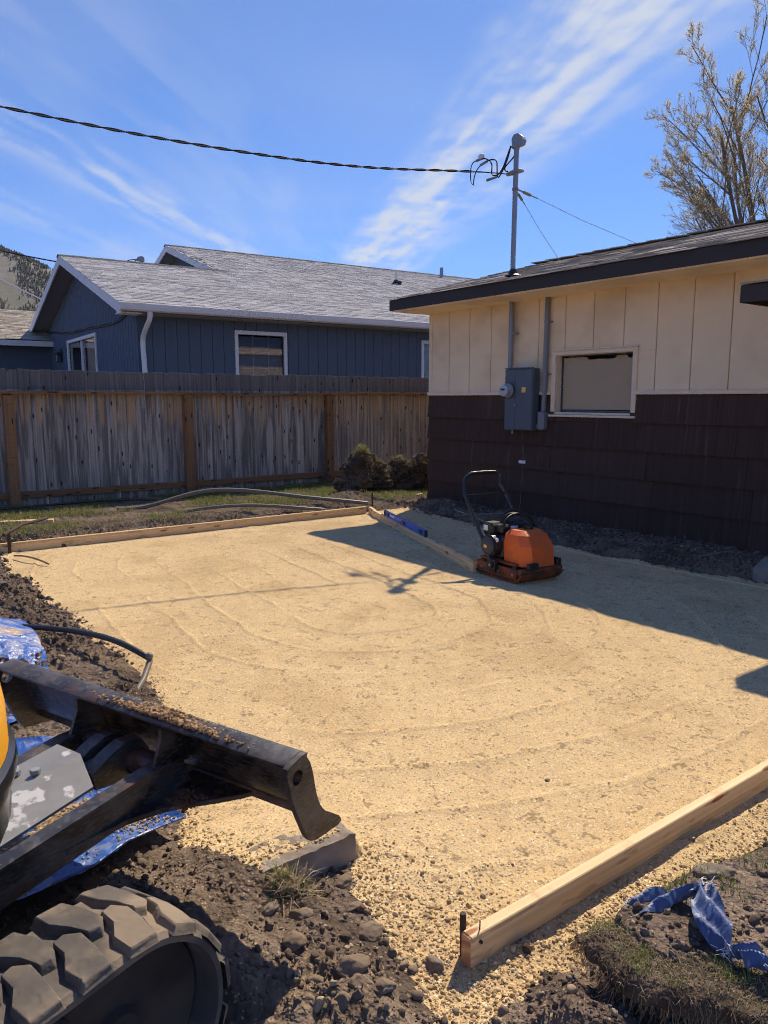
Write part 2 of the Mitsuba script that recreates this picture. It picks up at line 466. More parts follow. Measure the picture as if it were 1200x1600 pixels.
def tarp_col(p, n, uv):
    w = noise(p.x * 700, p.y * 30, 0.0) * noise(p.y * 700, p.x * 30, 0.0)
    k = fbm(p.x * 9, p.y * 9, p.z * 9, 4)
    c = mix((0.020, 0.075, 0.300), (0.035, 0.125, 0.43), k) * (0.8 + 0.6 * w)
    dusty = smoothstep(0.48, 0.70, fbm(p.x * 14 + 3, p.y * 14, 0.0, 5))
    c = mix(c, C3(0.36, 0.37, 0.42), dusty * 0.45)
    sand = smoothstep(0.62, 0.70, fbm(p.x * 6 + 13, p.y * 6, 0.0, 5))
    return mix(c, C3(0.40, 0.29, 0.16) * (0.6 + 0.8 * noise(p.x * 200, p.y * 200, 0.0)), sand * 0.85)


mat('mat_tarp', tarp_col, 0.38, lambda p, n, uv: fbm(p.x * 30, p.y * 30, p.z * 10, 5), 0.016, spec=0.5)
mat('mat_tarp_scrap', lambda p, n, uv: mix(mix((0.032, 0.062, 0.165), (0.075, 0.125, 0.27), fbm(p.x * 60, p.y * 60, 0.0, 3)), (0.48, 0.52, 0.58), smoothstep(0.54, 0.70, fbm(p.x * 55 + 8, p.y * 55, 0.0, 5)) * 0.55), 0.62, lambda p, n, uv: fbm(p.x * 45, p.y * 45, p.z * 20, 4), 0.006, spec=0.5)
mat('mat_string', (0.75, 0.62, 0.30), 0.8)
def steel_col(p, n, uv):
    k = fbm(p.x * 14, p.y * 14, p.z * 14, 4)
    c = mix((0.010, 0.010, 0.0105), (0.042, 0.042, 0.043), smoothstep(0.3, 0.7, k))
    scr = smoothstep(0.60, 0.68, noise(p.x * 22 + p.y * 60, p.y * 22 - p.x * 60, p.z * 160))
    c = mix(c, C3(0.10, 0.098, 0.095), scr * 0.35)
    d = smoothstep(0.47, 0.62, fbm(p.x * 11 + 3, p.y * 11, p.z * 11, 5)) * (0.5 + 0.5 * noise(p.x * 160, p.y * 160, p.z * 160))
    c = mix(c, C3(0.150, 0.125, 0.095), d * 0.42)
    rust = smoothstep(0.62, 0.72, fbm(p.x * 17, p.y * 17 + 6, p.z * 17, 4))
    return mix(c, C3(0.085, 0.038, 0.018), rust * 0.6)


mat('mat_steel_black', steel_col, lambda p, n, uv: 0.30 + 0.22 * fbm(p.x * 20, p.y * 20, p.z * 20, 3), lambda p, n, uv: fbm(p.x * 60, p.y * 60, p.z * 60, 4), 0.0012, spec=0.6, clearcoat=0.6, clearcoat_gloss=0.75)


def worn_steel(p, n, uv):
    k = fbm(p.x * 16, p.y * 16, p.z * 16, 4)
    c = mix((0.10, 0.098, 0.095), (0.235, 0.23, 0.225), k)
    d = smoothstep(0.45, 0.6, fbm(p.x * 9 + 3, p.y * 9, p.z * 9, 4))
    return mix(c, C3(0.20, 0.15, 0.095), d * 0.75)


mat('mat_steel_worn', worn_steel, 0.5, lambda p, n, uv: fbm(p.x * 80, p.y * 80, p.z * 80, 4), 0.002, spec=0.5)
mat('mat_step_steel', lambda p, n, uv: mix(mix((0.135, 0.145, 0.155), (0.22, 0.23, 0.24), fbm(p.x * 20, p.y * 20, p.z * 20, 4)), (0.55, 0.57, 0.6), smoothstep(0.60, 0.70, fbm(p.x * 30 + 3, p.y * 30, p.z * 30, 4)) * 0.7), 0.45, spec=0.5)
mat('mat_yellow', plain((0.70, 0.34, 0.025), 0.05, 5), 0.32, clearcoat=0.4)
mat('mat_black_gloss', plain((0.018, 0.018, 0.02), 0.3, 5), 0.2, spec=0.5, clearcoat=0.6)
mat('mat_track', lambda p, n, uv: mix(mix((0.055, 0.051, 0.047), (0.130, 0.119, 0.107), fbm(p.x * 18, p.y * 18, p.z * 18, 4)), (0.25, 0.20, 0.145), smoothstep(0.46, 0.68, fbm(p.x * 9, p.y * 9 + 4, p.z * 9, 5)) * 0.65), 0.85, lambda p, n, uv: fbm(p.x * 110, p.y * 110, p.z * 110, 3), 0.002, spec=0.25)
mat('mat_track_side', plain((0.040, 0.035, 0.031), 0.4, 12, (0.10, 0.078, 0.055), 0.5, 6), 0.85, lambda p, n, uv: fbm(p.x * 70, p.y * 70, p.z * 70, 3), 0.002)
mat('mat_orange', plain((0.64, 0.120, 0.020), 0.10, 7, (0.40, 0.13, 0.05), 0.4, 9), 0.5, spec=0.4)
mat('mat_orange_rust', plain((0.24, 0.062, 0.018), 0.3, 20, (0.075, 0.045, 0.03), 0.9, 9), 0.75)
mat('mat_black_plastic', plain((0.017, 0.018, 0.022), 0.25, 12), 0.45, spec=0.45)
mat('mat_engine', plain((0.05, 0.052, 0.06), 0.4, 30), 0.5)
mat('mat_level', (0.035, 0.125, 0.46), 0.4)
mat('mat_bark', plain((0.17, 0.138, 0.11), 0.35, 12), 0.95)
mat('mat_bark_twig', plain((0.27, 0.22, 0.165), 0.25, 3), 0.95)


def thin(key, fn, trans=0.7):
    scene[key] = {'type': 'principledthin', 'base_color': proc(fn), 'roughness': 0.6, 'diff_trans': trans, 'spec_trans': 0.0}


thin('mat_buds', lambda p, n, uv: mix((0.55, 0.45, 0.18), (0.85, 0.78, 0.48), uv.x))
thin('mat_grass', lambda p, n, uv: mix(mix((0.10, 0.150, 0.036), (0.22, 0.275, 0.095), cell_rand(uv.x * 631.0)), mix((0.32, 0.25, 0.14), (0.48, 0.39, 0.24), cell_rand(uv.x * 97.0)), dr.select(cell_rand(uv.x * 911.0) < 0.25, 1.0, 0.0)), 0.8)
thin('mat_grass_dry', lambda p, n, uv: mix(mix((0.24, 0.185, 0.125), (0.50, 0.425, 0.305), cell_rand(uv.x * 631.0)), (0.085, 0.115, 0.03), dr.select(cell_rand(uv.x * 911.0) < 0.16, 1.0, 0.0)), 0.5)
mat('mat_root', plain((0.30, 0.205, 0.115), 0.3, 30), 0.9)
mat('mat_sod', plain((0.075, 0.055, 0.041), 0.5, 25, (0.18, 0.138, 0.09), 0.6, 9), 0.97, lambda p, n, uv: fbm(p.x * 60, p.y * 60, p.z * 60, 4), 0.02, spec=0.1)
mat('mat_hill', lambda p, n, uv: mix(mix((0.115, 0.117, 0.105), (0.175, 0.175, 0.158), fbm(p.x * 0.02, p.y * 0.02, p.z * 0.02, 5)), (0.085, 0.095, 0.065), smoothstep(0.55, 0.65, fbm(p.x * 0.012 + 4, p.y * 0.012, 0.0, 5)) * 0.6), 0.95)
mat('mat_conifer', plain((0.030, 0.045, 0.032), 0.3, 0.2), 0.95)

# ----------------------------------------------------------------------------- ground
PAD = Polygon([(1.32, 8.16), (1.31, 3.7), (1.16, 3.0), (1.0, 2.72), (0.90, 2.45), (0.86, 2.22), (0.98, 1.91), (1.32, 1.90), (1.20, 1.76), (1.17, 1.6), (1.10, 1.3), (1.05, 0.9), (1.05, 0.2), (1.12, 0.2), (1.15, 1.12), (1.38, 1.17), (1.6, 1.205), (1.9, 1.215),
               (2.08, 1.13), (2.45, 1.08), (3.5, 1.12), (6.25, 1.2), (6.05, 4.5), (6.3, 6.6), (6.5, 8.16)])
shapely.prepare(PAD)
PADB = PAD.boundary


def pad_dist(x, y, wob=0.09):
    """Signed distance in metres to the gravel's ragged edge, positive inside."""
    p = np.stack([x * 3.1, y * 3.1, x * 0], -1)
    q = np.stack([x * 21, y * 21, x * 0 + 5], -1)
    xx = x + wob * 2 * (meshkit.fbm(p, 3, 1) - 0.5) + 0.06 * (meshkit.fbm(q, 2, 3) - 0.5)
    yy = y + wob * 2 * (meshkit.fbm(p, 3, 2) - 0.5) + 0.06 * (meshkit.fbm(q, 2, 4) - 0.5)
    pts = shapely.points(xx.ravel(), yy.ravel())
    d = shapely.distance(PADB, pts)
    s = np.where(shapely.contains_xy(PAD, xx.ravel(), yy.ravel()), 1, -1)
    return (d * s).reshape(x.shape)


def sst(a, b, x):
    t = np.clip((x - a) / (b - a), 0, 1)
    return t * t * (3 - 2 * t)


def fbm2(x, y, f, o=3, s=0):
    return meshkit.fbm(np.stack([x * f, y * f, x * 0 + 0.37], -1), o, s)


def seg_dist(x, y, a, b):
    ax, ay, bx, by = *a, *b
    t = np.clip(((x - ax) * (bx - ax) + (y - ay) * (by - ay)) / ((bx - ax) ** 2 + (by - ay) ** 2), 0, 1)
    return np.hypot(x - ax - t * (bx - ax), y - ay - t * (by - ay))


TARP_BED = Polygon([(0.93, 2.33), (0.90, 2.45), (0.86, 2.75), (0.82, 3.02), (0.70, 3.34), (0.40, 3.46), (-0.6, 3.5), (-1.2, 3.0), (-1.2, 1.9), (0.30, 2.10), (0.45, 2.13), (0.58, 2.17), (0.72, 2.24), (0.82, 2.30)])
# lip of the turf bank in the near right, from the gravel towards the picture's corner
LIP = np.array([(1.60, 1.20), (1.545, 1.14), (1.495, 1.05), (1.455, 0.96), (1.46, 0.885), (1.51, 0.83), (1.545, 0.78), (1.585, 0.695), (1.62, 0.58), (1.66, 0.40)])
BANK = Polygon([(1.57, 1.13), (1.52, 1.05), (1.485, 0.96), (1.49, 0.895), (1.535, 0.845), (1.57, 0.795), (1.61, 0.70), (1.645, 0.58), (1.69, 0.40), (1.70, 0.1), (4.0, 0.1), (4.0, 0.98), (2.6, 1.0), (2.25, 1.04), (1.95, 1.10), (1.72, 1.14)])


def poly_dist(poly, x, y):
    """Signed distance to a polygon's outline, positive inside; only near it."""
    x0, y0, x1, y1 = poly.bounds
    m = (x > x0 - 0.5) & (x < x1 + 0.5) & (y > y0 - 0.5) & (y < y1 + 0.5)
    out = np.full(x.shape, -0.5)
    if m.any():
        s = np.where(shapely.contains_xy(poly, x[m], y[m]), 1, -1)
        out[m] = np.clip(shapely.distance(poly.boundary, shapely.points(x[m], y[m])) * s, -0.5, 9)
    return out


def heights(x, y, d=None):
    x, y = np.asarray(x, float), np.asarray(y, float)
    if d is None:
        near = (x > -1.5) & (x < 8) & (y > -0.5) & (y < 10)
        d = np.full(x.shape, -2.0)
        if near.any():
            d[near] = pad_dist(x[near], y[near])
    inside = sst(-0.02, 0.05, d)
    # the plate compactor's passes: low crests in nested loops round the middle of the pad
    wob = 0.10 * (fbm2(x, y, 1.1, 3, 11) - 0.5) + 0.030 * (fbm2(x, y, 6, 3, 18) - 0.5)
    L = seg_dist(x, y, (3.35, 6.6), (3.05, 4.3)) + wob * 2
    ph = (L / 0.36) % 1.0
    crest = np.exp(-((ph - 0.5) / 0.040) ** 2) + 0.30 * np.exp(-((ph - 0.60) / 0.09) ** 2)
    keep = sst(0.34, 0.56, fbm2(x, y, 1.3, 3, 12)) * (0.6 + 0.8 * fbm2(x, y, 9, 3, 17))
    pad = (0.0135 - 0.005 * sst(3.5, 6.0, y)) * crest * keep + 0.010 * (fbm2(x, y, 1.6, 3, 13) - 0.5) + 0.006 * (fbm2(x, y, 11, 3, 14) - 0.5) + 0.003 * (fbm2(x, y, 45, 2, 15) - 0.5)
    loose = np.exp(-((x - 1.25) / 0.35) ** 2 - ((y - 1.45) / 0.6) ** 2) + np.exp(-((y - 1.12) / 0.14) ** 2) * sst(1.3, 1.5, x)
    pad = pad + loose * 0.03 * (fbm2(x, y, 16, 3, 16) - 0.5) - 0.012 * loose
    out = np.clip(-d, 0, 1)
    rough = 0.060 * (fbm2(x, y, 6, 4, 21) - 0.42) + 0.070 * np.abs(fbm2(x, y, 15, 3, 22) - 0.5) + 0.042 * (sst(0.35, 0.65, fbm2(x, y, 30, 3, 23)) - 0.5) * sst(0.35, 0.6, fbm2(x, y, 3.5, 2, 19))
    near = sst(14, 9.5, y) * sst(-3, -1, x)
    dirt = sst(0, 0.25, out) * (0.035 + 0.03 * fbm2(x, y, 1.7, 3, 24)) + rough * sst(0.0, 0.12, out) * near
    left = sst(1.15, 0.6, x) * sst(3.4, 4.2, y) * sst(8.2, 7.0, y)
    dirt = dirt + left * (0.06 + 0.10 * (fbm2(x, y, 2.6, 3, 25) - 0.3))
    mound = np.exp(-((x - 0.86) / 0.20) ** 2 - ((y - 1.60) / 0.28) ** 2)
    dirt = dirt + 0.02 * mound
    smooth_left = np.exp(-((x - 0.75) / 0.22) ** 2 - ((y - 2.1) / 0.25) ** 2)
    dirt = dirt - smooth_left * rough * 0.7 + 0.02 * smooth_left
    # turf bank in the near right: a level top, a steep ragged face towards us, loose soil below it
    bw = 0.05 * (fbm2(x, y, 8, 3, 26) - 0.5)
    bd = poly_dist(BANK, x, y) + bw
    bank = sst(-0.012, 0.03, bd)
    spoil = np.exp(-((x - 1.33) / 0.13) ** 2 - ((y - 0.95) / 0.16) ** 2)
    dirt = dirt * (1 - 0.75 * bank) + bank * (0.135 + 0.05 * fbm2(x, y, 5, 3, 27)) + 0.06 * spoil
    dirt = dirt - 0.03 * np.exp(-((bd + 0.06) / 0.05) ** 2)
    # turf strip between the far form board and the fence
    edge = 8.50 + 0.30 * (fbm2(x, y, 1.5, 3, 28) - 0.5) + 0.20 * sst(5.4, 5.9, x) - 0.35 * sst(6.2, 6.5, x)
    strip = sst(0.0, 0.12, y - edge) * sst(7.2, 6.9, x) * near
    dirt = dirt * (1 - 0.55 * strip) + strip * 0.075
    soil = np.exp(-((x - 5.95) / 0.40) ** 2 - ((y - 8.80) / 0.16) ** 2) + 0.7 * np.exp(-((x - 6.75) / 0.30) ** 2 - ((y - 7.7) / 0.5) ** 2)
    dirt = dirt + 0.12 * soil
    z = pad * inside + dirt * (1 - inside)
    # gravel lies on the slab up to its broken edge; the soil path left of it runs level; the tarp's bed is low and flat
    sl_ = y - 1.902 - 0.02 * (x - 1.17)          # metres behind the slab's broken front
    al_ = x - 1.035                              # metres along it, 0 to 0.275
    front = np.where(al_ > 0.015, sst(0.008, 0.030, sl_), sst(-0.22, 0.06, sl_ + 0.05 * (fbm2(x, y, 9, 2, 30) - 0.5)))
    on = front * np.exp(-(np.clip(al_ - 0.258, 0, 9) / 0.05) ** 2) * np.exp(-(np.clip(sl_ - 0.15, 0, 9) / 0.30) ** 2) * np.exp(-(np.clip(-al_ - 0.38, 0, 9) / 0.12) ** 2)
    z = z * (1 - on) + on * (0.094 + 0.004 * (fbm2(x, y, 30, 2, 29) - 0.5) + 0.25 * rough * sst(0.02, -0.06, al_))
    tb = sst(-0.03, 0.05, poly_dist(TARP_BED, x, y))
    return z + tb * (0.02 - z)


def axis_coords(lo, hi, step, far):
    a = np.arange(lo, hi + step, step)
    k, s = [], step
    x = a[-1]
    while x < far:
        s *= 1.22
        x += s
        k.append(x)
    m, s, x = [], step, a[0]
    while x > -far:
        s *= 1.22
        x -= s
        m.append(x)
    return np.r_[m[::-1], a, k]


gx, gy = axis_coords(-0.1, 6.6, 0.0140, 3000.0), axis_coords(0.55, 8.9, 0.0145, 3000.0)
GX, GY = np.meshgrid(gx, gy, indexing='ij')
pd = np.full(GX.shape, -2.0)
nearm = (GX > -1.5) & (GX < 8) & (GY > -0.5) & (GY < 10)
pd[nearm] = pad_dist(GX[nearm], GY[nearm])
GZ = heights(GX, GY, pd)
vid = np.arange(GX.size).reshape(GX.shape)
quad = np.stack([vid[:-1, :-1], vid[1:, :-1], vid[1:, 1:], vid[:-1, 1:]], -1).reshape(-1, 4)
isg = (pd.ravel()[quad].mean(1) > 0)
V = np.stack([GX.ravel(), GY.ravel(), GZ.ravel()], 1)


def sheet(q):
    u, inv = np.unique(q.ravel(), return_inverse=True)
    q = inv.reshape(-1, 4)
    return trimesh.Trimesh(V[u], np.vstack([q[:, [0, 1, 2]], q[:, [0, 2, 3]]]), process=False)


add('gravel_pad', sheet(quad[isg]), 'mat_gravel', True, kind='structure', label='compacted tan gravel pad filling the middle of the yard')
add('ground', sheet(quad[~isg]), 'mat_dirt', True, kind='structure', label='dark bare soil round the gravel pad')


def zat(x, y):
    return heights(np.atleast_1d(np.asarray(x, float)), np.atleast_1d(np.asarray(y, float)))


def in_view(P, m=0.06):
    c = np.array([0, 0, CAM_H])
    d = P - c
    fw = np.array(FW)
    rt = np.array([math.cos(YAW), -math.sin(YAW), 0])
    up = np.cross(rt, fw)
    z = d @ fw
    return (z > 0.1) & (np.abs(d @ rt) < z * (600 / 1190 + m)) & (np.abs(d @ up) < z * (800 / 1190 + m))



# ----------------------------------------------------------------------------- far hills
hx, hy = np.meshgrid(np.linspace(-900, 1500, 150), np.linspace(900, 2900, 120), indexing='ij')


def hill_z(x, y):
    r = np.exp(-((x - 60) / 420) ** 2 - ((y - 1750) / 520) ** 2) * 305
    r += np.exp(-((x - 330) / 230) ** 2 - ((y - 1350) / 300) ** 2) * 95 + np.exp(-((x + 700) / 500) ** 2 - ((y - 2000) / 500) ** 2) * 260
    r += np.exp(-((x - 1000) / 500) ** 2 - ((y - 2300) / 400) ** 2) * 120
    return r * (0.86 + 0.28 * meshkit.fbm(np.stack([x * 0.004, y * 0.004, x * 0], -1), 5, 3)) - 6


hz = hill_z(hx, hy)
hv = np.stack([hx.ravel(), hy.ravel(), hz.ravel()], 1)
hid = np.arange(hx.size).reshape(hx.shape)
hq = np.stack([hid[:-1, :-1], hid[1:, :-1], hid[1:, 1:], hid[:-1, 1:]], -1).reshape(-1, 4)
add('hills', trimesh.Trimesh(hv, np.vstack([hq[:, [0, 1, 2]], hq[:, [0, 2, 3]]]), process=False), 'mat_hill', True, kind='structure', label='dry grassy hill far behind the houses')


def conifer(h):
    a = trimesh.creation.cone(radius=h * 0.22, height=h * 0.62, sections=6)
    b = trimesh.creation.cone(radius=h * 0.15, height=h * 0.55, sections=6)
    return cat(mv(a, (0, 0, h * 0.12)), mv(b, (0, 0, h * 0.45)), tube([(0, 0, -1), (0, 0, h * 0.2)], h * 0.025, 4))


g = np.random.default_rng(5)
fx, fy = g.uniform(120, 480, 20000), g.uniform(1150, 1900, 20000)
wood = 0.70 * meshkit.fbm(np.stack([fx * 0.02, fy * 0.010, fx * 0], -1), 4, 8) + 0.20 * sst(9.5, 13.5, np.degrees(np.arctan2(fx, fy)))
az = np.degrees(np.arctan2(fx, fy))
ok = (wood > 0.40) & (az > 8) & (az < 16) & (g.uniform(size=len(fx)) < np.where(wood > 0.47, 1.0, 0.12))
fp = np.stack([fx, fy, hill_z(fx, fy)], 1)[ok][:5000]
fm, _ = scatter([conifer(1.0)], fp, g.uniform(3.5, 7.5, len(fp)), 3, tilt=False)
add('conifer_forest', fm, 'mat_conifer', kind='stuff', label='dark conifer forest on the slope of the far hill', category='forest')

# ----------------------------------------------------------------------------- roof shingles


def shingle_courses(ox, along, upv, nrm, length, rise, w, expo, thick, seed, clip=None, jitter=0.004, w_var=0.3):
    """Shingles as (distance order) list of (mesh, seed). Local: a along the eave, s up the slope."""
    g = np.random.default_rng(seed)
    out = []
    along, upv, nrm = (np.asarray(q, float) for q in (along, upv, nrm))
    for r in range(int(rise / expo)):
        s0 = r * expo
        a = -g.uniform(0, w)
        while a < length:
            ww = w * (1 + w_var * g.uniform(-1, 1))
            a0, a1 = max(a, 0.0), min(a + ww, length)
            if a1 - a0 > 0.03 and (clip is None or clip((a0 + a1) / 2, s0 + expo / 2)):
                t = thick * (1 + 0.5 * g.uniform(-1, 1))
                j = g.uniform(-jitter, jitter)
                gap = 0.0025
                p = np.array([[a0 + gap, s0 + j, 0.002], [a1 - gap, s0 + j, 0.002], [a1 - gap, s0 + expo * 1.12, 0.001], [a0 + gap, s0 + expo * 1.12, 0.001],
                              [a0 + gap, s0 + j, t], [a1 - gap, s0 + j, t], [a1 - gap, s0 + expo * 1.12, 0.003], [a0 + gap, s0 + expo * 1.12, 0.003]])
                v = np.asarray(ox) + p[:, :1] * along + p[:, 1:2] * upv + p[:, 2:] * nrm
                f = np.array([[4, 5, 6], [4, 6, 7], [0, 1, 5], [0, 5, 4], [1, 2, 6], [1, 6, 5], [3, 0, 4], [3, 4, 7]])
                out.append((v, f, g.uniform(), g.uniform()))
            a += ww
    return out


def add_shingles(parent, items, matkey, most=300):
    c = np.array([0, 0, CAM_H])
    size = np.array([np.linalg.norm(v[1] - v[0]) / np.linalg.norm(v.mean(0) - c) ** 1.5 for v, *_ in items])
    see = in_view(np.array([v.mean(0) for v, *_ in items]), 0.02)
    order = np.argsort(-(size + 10 * see), kind='stable')
    for i in order[:most]:
        v, f, a, b = items[i]
        add('shingle', trimesh.Trimesh(v, f, process=False), 'mat_shingle', color=np.tile([shade_of(*matkey, a, b)], (8, 1)), parent=parent)
    rest = [items[i] for i in order[most:]]
    if rest:
        v = np.vstack([x[0] for x in rest])
        f = np.vstack([x[1] + 8 * k for k, x in enumerate(rest)])
        k = add('shingle_field', trimesh.Trimesh(v, f, process=False), 'mat_shingle', color=np.repeat([shade_of(*matkey, x[2], x[3]) for x in rest], 8, 0), parent=parent)
        labels[k] = {'kind': 'stuff', 'label': 'the remaining shingles of the roof'}


# ----------------------------------------------------------------------------- tan and brown house on the right
XW, YC, YN = 7.145, 8.44, -2.0          # wall face, its far corner, its near end (outside the frame)
H1 = thing('tan_house', 'low house with cream board siding over dark brown shingle siding', 'house')
WY0, WY1, WZ0, WZ1 = 5.06, 6.12, 1.345, 2.005       # window hole
add('wall', cat(box(XW + 0.031, XW + 0.05, YN, WY0 - 0.022, -0.1, 2.9, 0.001), box(XW + 0.031, XW + 0.05, WY1 + 0.022, YC - 0.03, -0.1, 2.9, 0.001), box(XW + 0.031, XW + 0.05, WY0 - 0.022, WY1 + 0.022, -0.1, WZ0 - 0.03, 0.001),
               box(XW + 0.031, XW + 0.05, WY0 - 0.022, WY1 + 0.022, WZ1 + 0.022, 2.9, 0.001), box(XW + 0.05, 12.1, YC - 0.05, YC - 0.03, -0.1, 2.9, 0.001), box(12.08, 12.1, YN, YC - 0.05, -0.1, 2.9, 0.001), box(XW + 0.05, 12.1, YN, YN + 0.02, -0.1, 2.9, 0.001)), 'mat_sheathing', parent=H1)
add('inner_wall', box(XW + 3.0, XW + 3.1, YN + 0.02, YC - 0.05, -0.1, 2.7, 0.002), 'mat_plaster', parent=H1)
ys = [YC - 0.405 * k for k in range(0, 27)]
for k in range(26):
    b, a = ys[k] - 0.005, ys[k + 1] + 0.005
    if a > WY1 or b < WY0:
        segs = [(a, b, 1.575, 2.86)]
    else:
        segs = [(a, b, WZ1, 2.86)]
        if a < WY0 < b:
            segs.append((a, WY0, 1.575, WZ1))
        if a < WY1 < b:
            segs.append((WY1, b, 1.575, WZ1))
    for s in segs:
        add('siding_panel', box(XW, XW + 0.03, s[0], s[1], s[2], s[3], 0.003), 'mat_cream', parent=H1)
add('end_wall_panel', box(XW + 0.02, 12.1, YC - 0.028, YC, 1.575, 2.86, 0.003), 'mat_cream', parent=H1)
add('corner_board', box(XW - 0.012, XW + 0.0, YC - 0.05, YC + 0.012, 1.59, 2.86, 0.003), 'mat_cream', parent=H1)
for a, b in ((WY1 + 0.062, YC + 0.02), (YN, WY0 - 0.062)):
    add('belt_trim', box(XW - 0.035, XW - 0.001, a, b, 1.545, 1.588, 0.004), 'mat_cream_trim', parent=H1)
g = np.random.default_rng(11)
for r in range(6):
    z1 = 1.545 - 0.3 * r
    z0 = z1 - 0.305
    y = YC + 0.012
    while y > YN:
        w = g.uniform(1.05, 1.35)
        y0 = max(y - w, YN)
        zz, dy = z0 + g.uniform(-0.004, 0.004), 0.002
        cut = [(y0, y)]
        if z1 > WZ0 - 0.03 and y > WY0 and y0 < WY1:
            cut = [c for c in ((y0, min(y, WY0)), (max(y0, WY1), y)) if c[1] - c[0] > 0.02]
        for c0, c1 in cut:
            top = min(z1 + 0.01, 1.543)
            v = []
            for yy in (c0 + dy, c1 - dy):
                v += [(XW + 0.022, yy, zz), (XW - 0.034, yy, zz), (XW - 0.001, yy, top), (XW + 0.022, yy, top)]
            f = [[0, 1, 2], [0, 2, 3], [4, 6, 5], [4, 7, 6], [0, 4, 5], [0, 5, 1], [1, 5, 6], [1, 6, 2], [2, 6, 7], [2, 7, 3]]
            m = trimesh.Trimesh(v, np.array(f)[:, ::-1], process=False)
            add('siding_shingle', m, 'mat_shake', uv=np.tile([[g.uniform(), 0]], (8, 1)), parent=H1)
        if z1 > WZ0 - 0.03 and z0 < WZ0 - 0.03 and y > WY0 and y0 < WY1:      # the piece under the sill
            c0, c1 = max(y0, WY0), min(y, WY1)
            add('siding_shingle', box(XW - 0.014, XW + 0.02, c0, c1, zz, WZ0 - 0.045, 0.002), 'mat_shake', uv=np.tile([[g.uniform(), 0]], (24, 1)), parent=H1)
        y = y0
for r in range(6):      # end faces of the shingle courses round the corner
    z0 = 1.545 - 0.3 * (r + 1)
    add('siding_shingle', box(XW + 0.02, 12.1, YC, YC + 0.022, z0, z0 + 0.303, 0.004), 'mat_shake', uv=np.tile([[0.3, 0]], (24, 1)), parent=H1)
add('foundation', box(XW + 0.005, 12.1, YN, YC - 0.005, -0.4, -0.235, 0.002), 'mat_concrete', parent=H1)
# window
W = f'{H1}__window'
f0, f1, g0, g1 = WY0 - 0.06, WY1 + 0.06, WZ0 - 0.03, WZ1 + 0.045
add('window', cat(box(XW - 0.022, XW + 0.0, WY1, f1, g0, WZ1, 0.003), box(XW - 0.022, XW + 0.0, f0, WY0, g0, WZ1, 0.003), box(XW - 0.022, XW + 0.0, f0, f1, WZ1, g1, 0.003)), 'mat_cream_trim', parent=H1)
add('head_drip', box(XW - 0.036, XW, f0 - 0.01, f1 + 0.01, g1 + 0.001, g1 + 0.018, 0.002), 'mat_cream_trim', parent=W)
add('sill', box(XW - 0.05, XW + 0.08, f0 - 0.012, f1 + 0.012, g0 - 0.026, g0 - 0.001, 0.003), 'mat_cream_trim', parent=W)
add('jamb', cat(box(XW + 0.001, XW + 0.13, WY1 - 0.002, WY1 + 0.02, WZ0 - 0.02, WZ1, 0.002), box(XW + 0.001, XW + 0.13, WY0 - 0.02, WY0 + 0.002, WZ0 - 0.02, WZ1, 0.002),
                box(XW + 0.001, XW + 0.13, WY0, WY1, WZ1 - 0.003, WZ1 + 0.02, 0.002), box(XW + 0.001, XW + 0.13, WY0, WY1, WZ0 - 0.028, WZ0 - 0.004, 0.002)), 'mat_cream_trim', parent=W)
fr = 0.012
add('sash', cat(box(XW + 0.085, XW + 0.11, WY0 + 0.004, WY0 + fr, WZ0, WZ1 - 0.006, 0.002), box(XW + 0.085, XW + 0.11, WY1 - fr, WY1 - 0.004, WZ0, WZ1 - 0.006, 0.002),
                box(XW + 0.085, XW + 0.11, WY0 + fr, WY1 - fr, WZ1 - 0.016, WZ1 - 0.006, 0.002), box(XW + 0.085, XW + 0.11, WY0 + fr, WY1 - fr, WZ0, WZ0 + 0.02, 0.002)), 'mat_grey_paint', parent=W)
# a brown panel fills the sash, its upper edge torn
px = np.linspace(WY0 + 0.03, WY1 - 0.025, 40)
gr = np.random.default_rng(3)
tear = WZ1 - 0.022 - 0.03 * (meshkit.fbm(np.stack([px * 7, px * 0, px * 0], -1), 3, 5) > 0.52) - 0.012 * gr.uniform(size=40)
pg = Polygon([(px[0], WZ0 + 0.03)] + list(zip(px, tear)) + [(px[-1], WZ0 + 0.028)])
add('cover_panel', place(extr(pg, 0.004), (XW + 0.097, 0, 0), (0, 1, 0), (0, 0, 1), (1, 0, 0)), 'mat_paper', parent=W, label='matte tan brown panel filling the window, torn along its top')

# roof
EX, EZ, SL, RX = 6.55, 2.845, 0.262, 9.5
RYF = 8.62
rz = lambda x: EZ + SL * (x - EX)
R1 = f'{H1}__roof'
deck = extr([(EX + 0.02, EZ - 0.14), (EX + 0.02, EZ - 0.012), (RX, rz(RX) - 0.012), (2 * RX - EX, EZ - 0.012), (2 * RX - EX, EZ - 0.14), (RX, rz(RX) - 0.17)], RYF - 0.03 - YN)
add('roof', place(deck, (0, RYF - 0.03, 0), (1, 0, 0), (0, 0, 1), (0, -1, 0)), 'mat_dark_trim', parent=H1)
add('fascia', box(EX, EX + 0.019, YN, RYF, EZ - 0.145, EZ - 0.004, 0.003), 'mat_dark_trim', parent=R1)
add('fascia', place(extr([(EX + 0.02, EZ - 0.145), (EX + 0.02, EZ - 0.006), (RX, rz(RX) - 0.006), (2 * RX - EX, EZ - 0.006), (2 * RX - EX, EZ - 0.145), (RX, rz(RX) - 0.145)], 0.025), (0, RYF, 0), (1, 0, 0), (0, 0, 1), (0, -1, 0)), 'mat_dark_trim', parent=R1)
add('soffit', box(EX + 0.02, XW + 0.02, YN, RYF - 0.032, EZ - 0.16, EZ - 0.142, 0.001), 'mat_cream', parent=R1)
